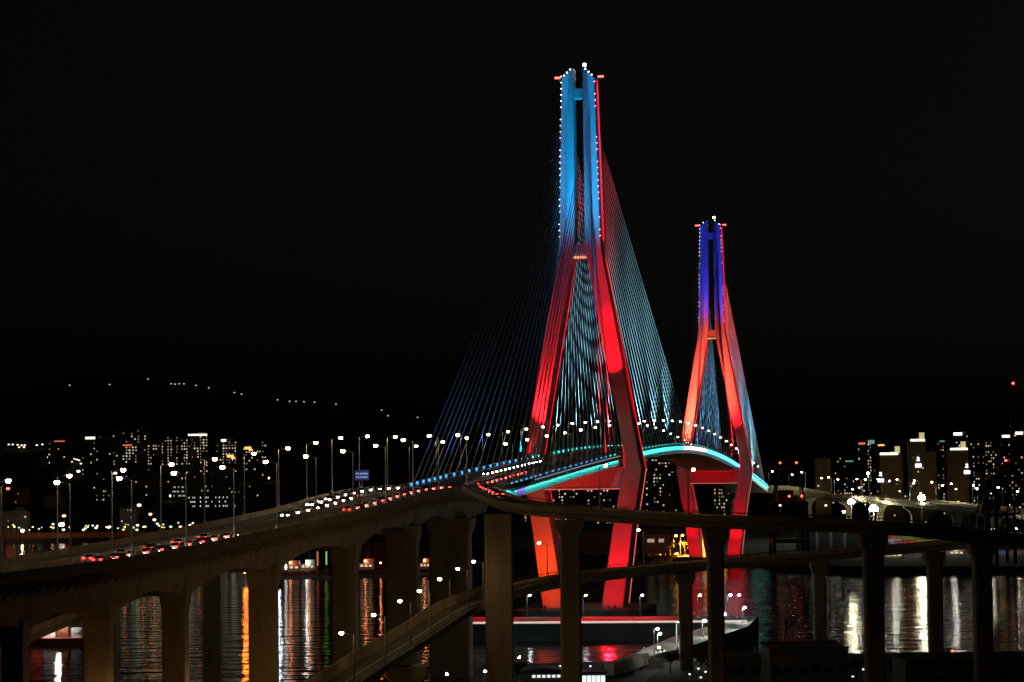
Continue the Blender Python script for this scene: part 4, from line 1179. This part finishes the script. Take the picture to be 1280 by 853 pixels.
# market hall with a row of clerestory lights
p = P(678, 850, 545)
t = thing('market_hall', 'shore-side hall with a bright broken row of clerestory lights', 'building', (p.x, 545, 3.0))
MB().box((0, 5, 1.6), (9, 10, 3.2)).build('wall', wall_m[2], t)
MB().loft([[Vector((x, y, z)) for x, z in ((-4.8, 3.2), (4.8, 3.2), (4.0, 4.0), (0, 4.5), (-4.0, 4.0))] for y in (-.4, 10.4)]).build('roof', dark_steel, t)
for k in range(6): MB().box((-1.8+k*1.05, -.1, 2.7), (.7, .14, .55)).build('window', win_white, t)
# plain dark buildings on the right
def flat_roof(px0, px1, py, D, label, n):
    a, b = P(px0, py, D), P(px1, py, D); w = b.x-a.x; h = a.z-3.0
    t = thing('shore_building', label, 'building', ((a.x+b.x)/2, D, 3.0))
    MB().box((0, 9, h/2), (w, 18, h)).build('wall', wall_m[2], t)
    MB().box((0, -.1, h+.25), (w+.4, .4, .5)).box((0, 18.1, h+.25), (w+.4, .4, .5)).build('parapet', wall_m[2], t)
    for k in range(n):
        f = MB().box((-w/2+w*(k+.5)/n, -.04, h*.55), (w/n*.55, .1, 1.6)).build('window', glass_m, t)
        MB().box((-w/2+w*(k+.5)/n, -.1, h*.55-.9), (w/n*.6, .2, .12)).build('sill', quay_m, f)
    return t, w, h
t, w, h = flat_roof(962, 1060, 812, 520, 'unlit flat-roofed building with a lattice mast on its roof', 6)
x0 = P(990, 800, 520).x-(P(962, 800, 520).x+P(1060, 800, 520).x)/2
mb = MB()
for a, b in ((-.9, -.9), (.9, -.9), (.9, .9), (-.9, .9)): mb.bar((x0+a, 6+b, h), (x0+a*.5, 6+b*.5, h+6.4), .12)
for k in range(5): mb.bar((x0-.85+k*.08, 5.1, h+k*1.3), (x0+.85-k*.08, 5.1, h+k*1.3+1.2), .07); mb.bar((x0-.9, 5.1, h+k*1.3), (x0+.9, 5.1, h+k*1.3), .07)
mb.box((x0, 6, h+5.6), (2.6, 2.6, .2))
tag(mb.build('lattice_mast', dark_steel, t), kind='stuff')
t, w, h = flat_roof(1132, 1300, 827, 500, 'long unlit shore building with a red lamp on its roof', 10)
xr = P(1194, 820, 500).x-(P(1132, 820, 500).x+P(1300, 820, 500).x)/2
mp_ = MB().tube((xr, 3, h), (xr, 3, h+1.5), .06, .06, 6).build('lamp_post', steel, t)
MB().ball((xr, 3, h+1.7), .26, 8).build('roof_lamp', glow('roof_red_lamp', (1, .16, .06), 3), mp_)
flat_roof(905, 950, 822, 545, 'low unlit hut beside the trees on the shore', 3)
for px, lab in ((1062, 'open pipe frame standing against the bright water beside the flat-roofed building'), (1143, 'open pipe frame standing beside the long unlit shore building')):
    p = P(px, 832, 530); p.z = 3.0; zt = P(px, 819, 530).z-3.0
    t = thing('pipe_frame', lab, 'frame', p)
    for x in (0, 1.3, 2.4): MB().tube((x, 0, 0), (x, 0, zt), .07, .07, 6).build('upright', dark_steel, t)
    for z in (zt, zt*.8): MB().tube((-.1, 0, z), (2.5, 0, z), .06, .06, 6).build('rail', dark_steel, t)
# trees
leaf_m = mat('tree_leaf', (.05, .08, .03), .7, var=.4, scale=3)
bark_m = mat('tree_bark', (.08, .06, .04), .9, var=.3, scale=4)
def tree(px, py, D, h, label, seed):
    rng = random.Random(seed); p = P(px, py, D); p.z = 3.0
    t = thing('tree', label, 'tree', p)
    tk = MB().tube((0, 0, 0), (.1, 0, h*.5), .22, .12, 8); tips = []
    for k in range(7):
        a = rng.uniform(0, 6.28); r = rng.uniform(.2, .42)*h; z0 = h*rng.uniform(.28, .5)
        e = Vector((math.cos(a)*r*.7, math.sin(a)*r*.7, h*rng.uniform(.55, .92))); tk.tube((.05, 0, z0), e, .09, .03, 5); tips.append(e)
    tk.build('trunk', bark_m, t)
    cr = MB()
    for e in tips:
        for _ in range(70):
            c = e + Vector((rng.gauss(0, .13*h), rng.gauss(0, .13*h), rng.gauss(0, .09*h)))
            u = Vector((rng.gauss(0, 1), rng.gauss(0, 1), rng.gauss(0, 1))).normalized()*.24; v = u.orthogonal().normalized()*.16
            cr.quad(c-u, c+v, c+u, c-v)
    cr.build('crown', leaf_m, t)
TL = ['bushy tree beside the low hut on the shore', 'tree between the hut and the slender ramp column', 'tree at the end of the flat-roofed building', 'small tree under the bright water streak', 'tree beside the pipe frame and the long building', 'small tree behind the row of parked trucks', 'tree at the foot of the broad ramp column']
for i, (px, D, h) in enumerate(((915, 560, 7.5), (885, 570, 6), (948, 560, 6.5), (1072, 560, 5), (1120, 540, 6), (838, 585, 5.5), (655, 560, 5))): tree(px, 850, D, h, TL[i], 300+i)
for i, (px, py) in enumerate(((873, 836), (882, 840), (876, 847), (957, 829), (1079, 837), (1066, 846), (1062, 850), (1123, 849), (1128, 834), (700, 833), (738, 833), (862, 843))):
    far_lamp(px, py, .22, glow('yard_dot', (1, .92, .75), 3), 'tiny yard lamp on the dark near shore', 'near shore yard lamps', D=568)

# ---- bushes and parked cars in the orange lit yard, long dull red quay wall across the harbour
for i, (px, D, h, lab) in enumerate(((838, 1455, 9, 'bushy tree in the orange lit yard'), (847, 1462, 7, 'smaller tree beside the twin orange yard lamps'), (856, 1450, 8, 'tree at the edge of the yard next to the far pylon leg'))):
    tree(px, 690, D, h, lab, 500+i)
for i, px in enumerate((812, 818, 824, 830, 846, 852)):
    p = P(px, 694, 1436-i % 2*8); p.z = 3.25
    lab = 'parked car in the orange lit yard'
    if i == 0: pc = make_car(0, lab, 'cars parked in the orange yard', False); pc.location = p; pc.rotation_euler = (0, 0, math.radians(80))
    else: dup(pc, p, math.radians(80), lab, 'cars parked in the orange yard')
a, b = P(-20, 660, 2086), P(262, 660, 2086)
t = thing('quay_wall', 'long low dull red wall along the waterfront across the harbour', 'wall', ((a.x+b.x)/2, 2092, 3.0))
MB().box((0, 0, 2.2), (b.x-a.x, 1.0, 4.4)).build('panel', brick_m, t)
MB().box((0, 0, 4.5), (b.x-a.x, 1.4, .3)).build('coping', brick_m, t)
for k in range(12):
    far_lamp(-5+k*23, 659, .5, glow('wall_sodium', (1, .25, .05), 26), 'small orange lamp in front of the dull red quay wall', 'quay wall lamps', D=2086)

# ---- floodlights added at the foot of the beige towers to brighten their fronts
for px, D, lab in ((1113, 2250, 'added sodium floodlight brightening the broad beige tower'), (1147, 2200, 'added sodium floodlight brightening the tallest beige tower'), (1196, 2250, 'added sodium floodlight brightening the beige tower with two signs'), (1028, 2300, 'added sodium floodlight brightening the plain dark beige tower'), (1164, 2300, 'added sodium floodlight brightening the beige tower wing')):
    q = P(px, 640, D-38); q.z = 4.6
    flood(q, Vector((q.x, D, 48)), 42, 0.9, 5.0e3, (1.0, .55, .2), lab, None)
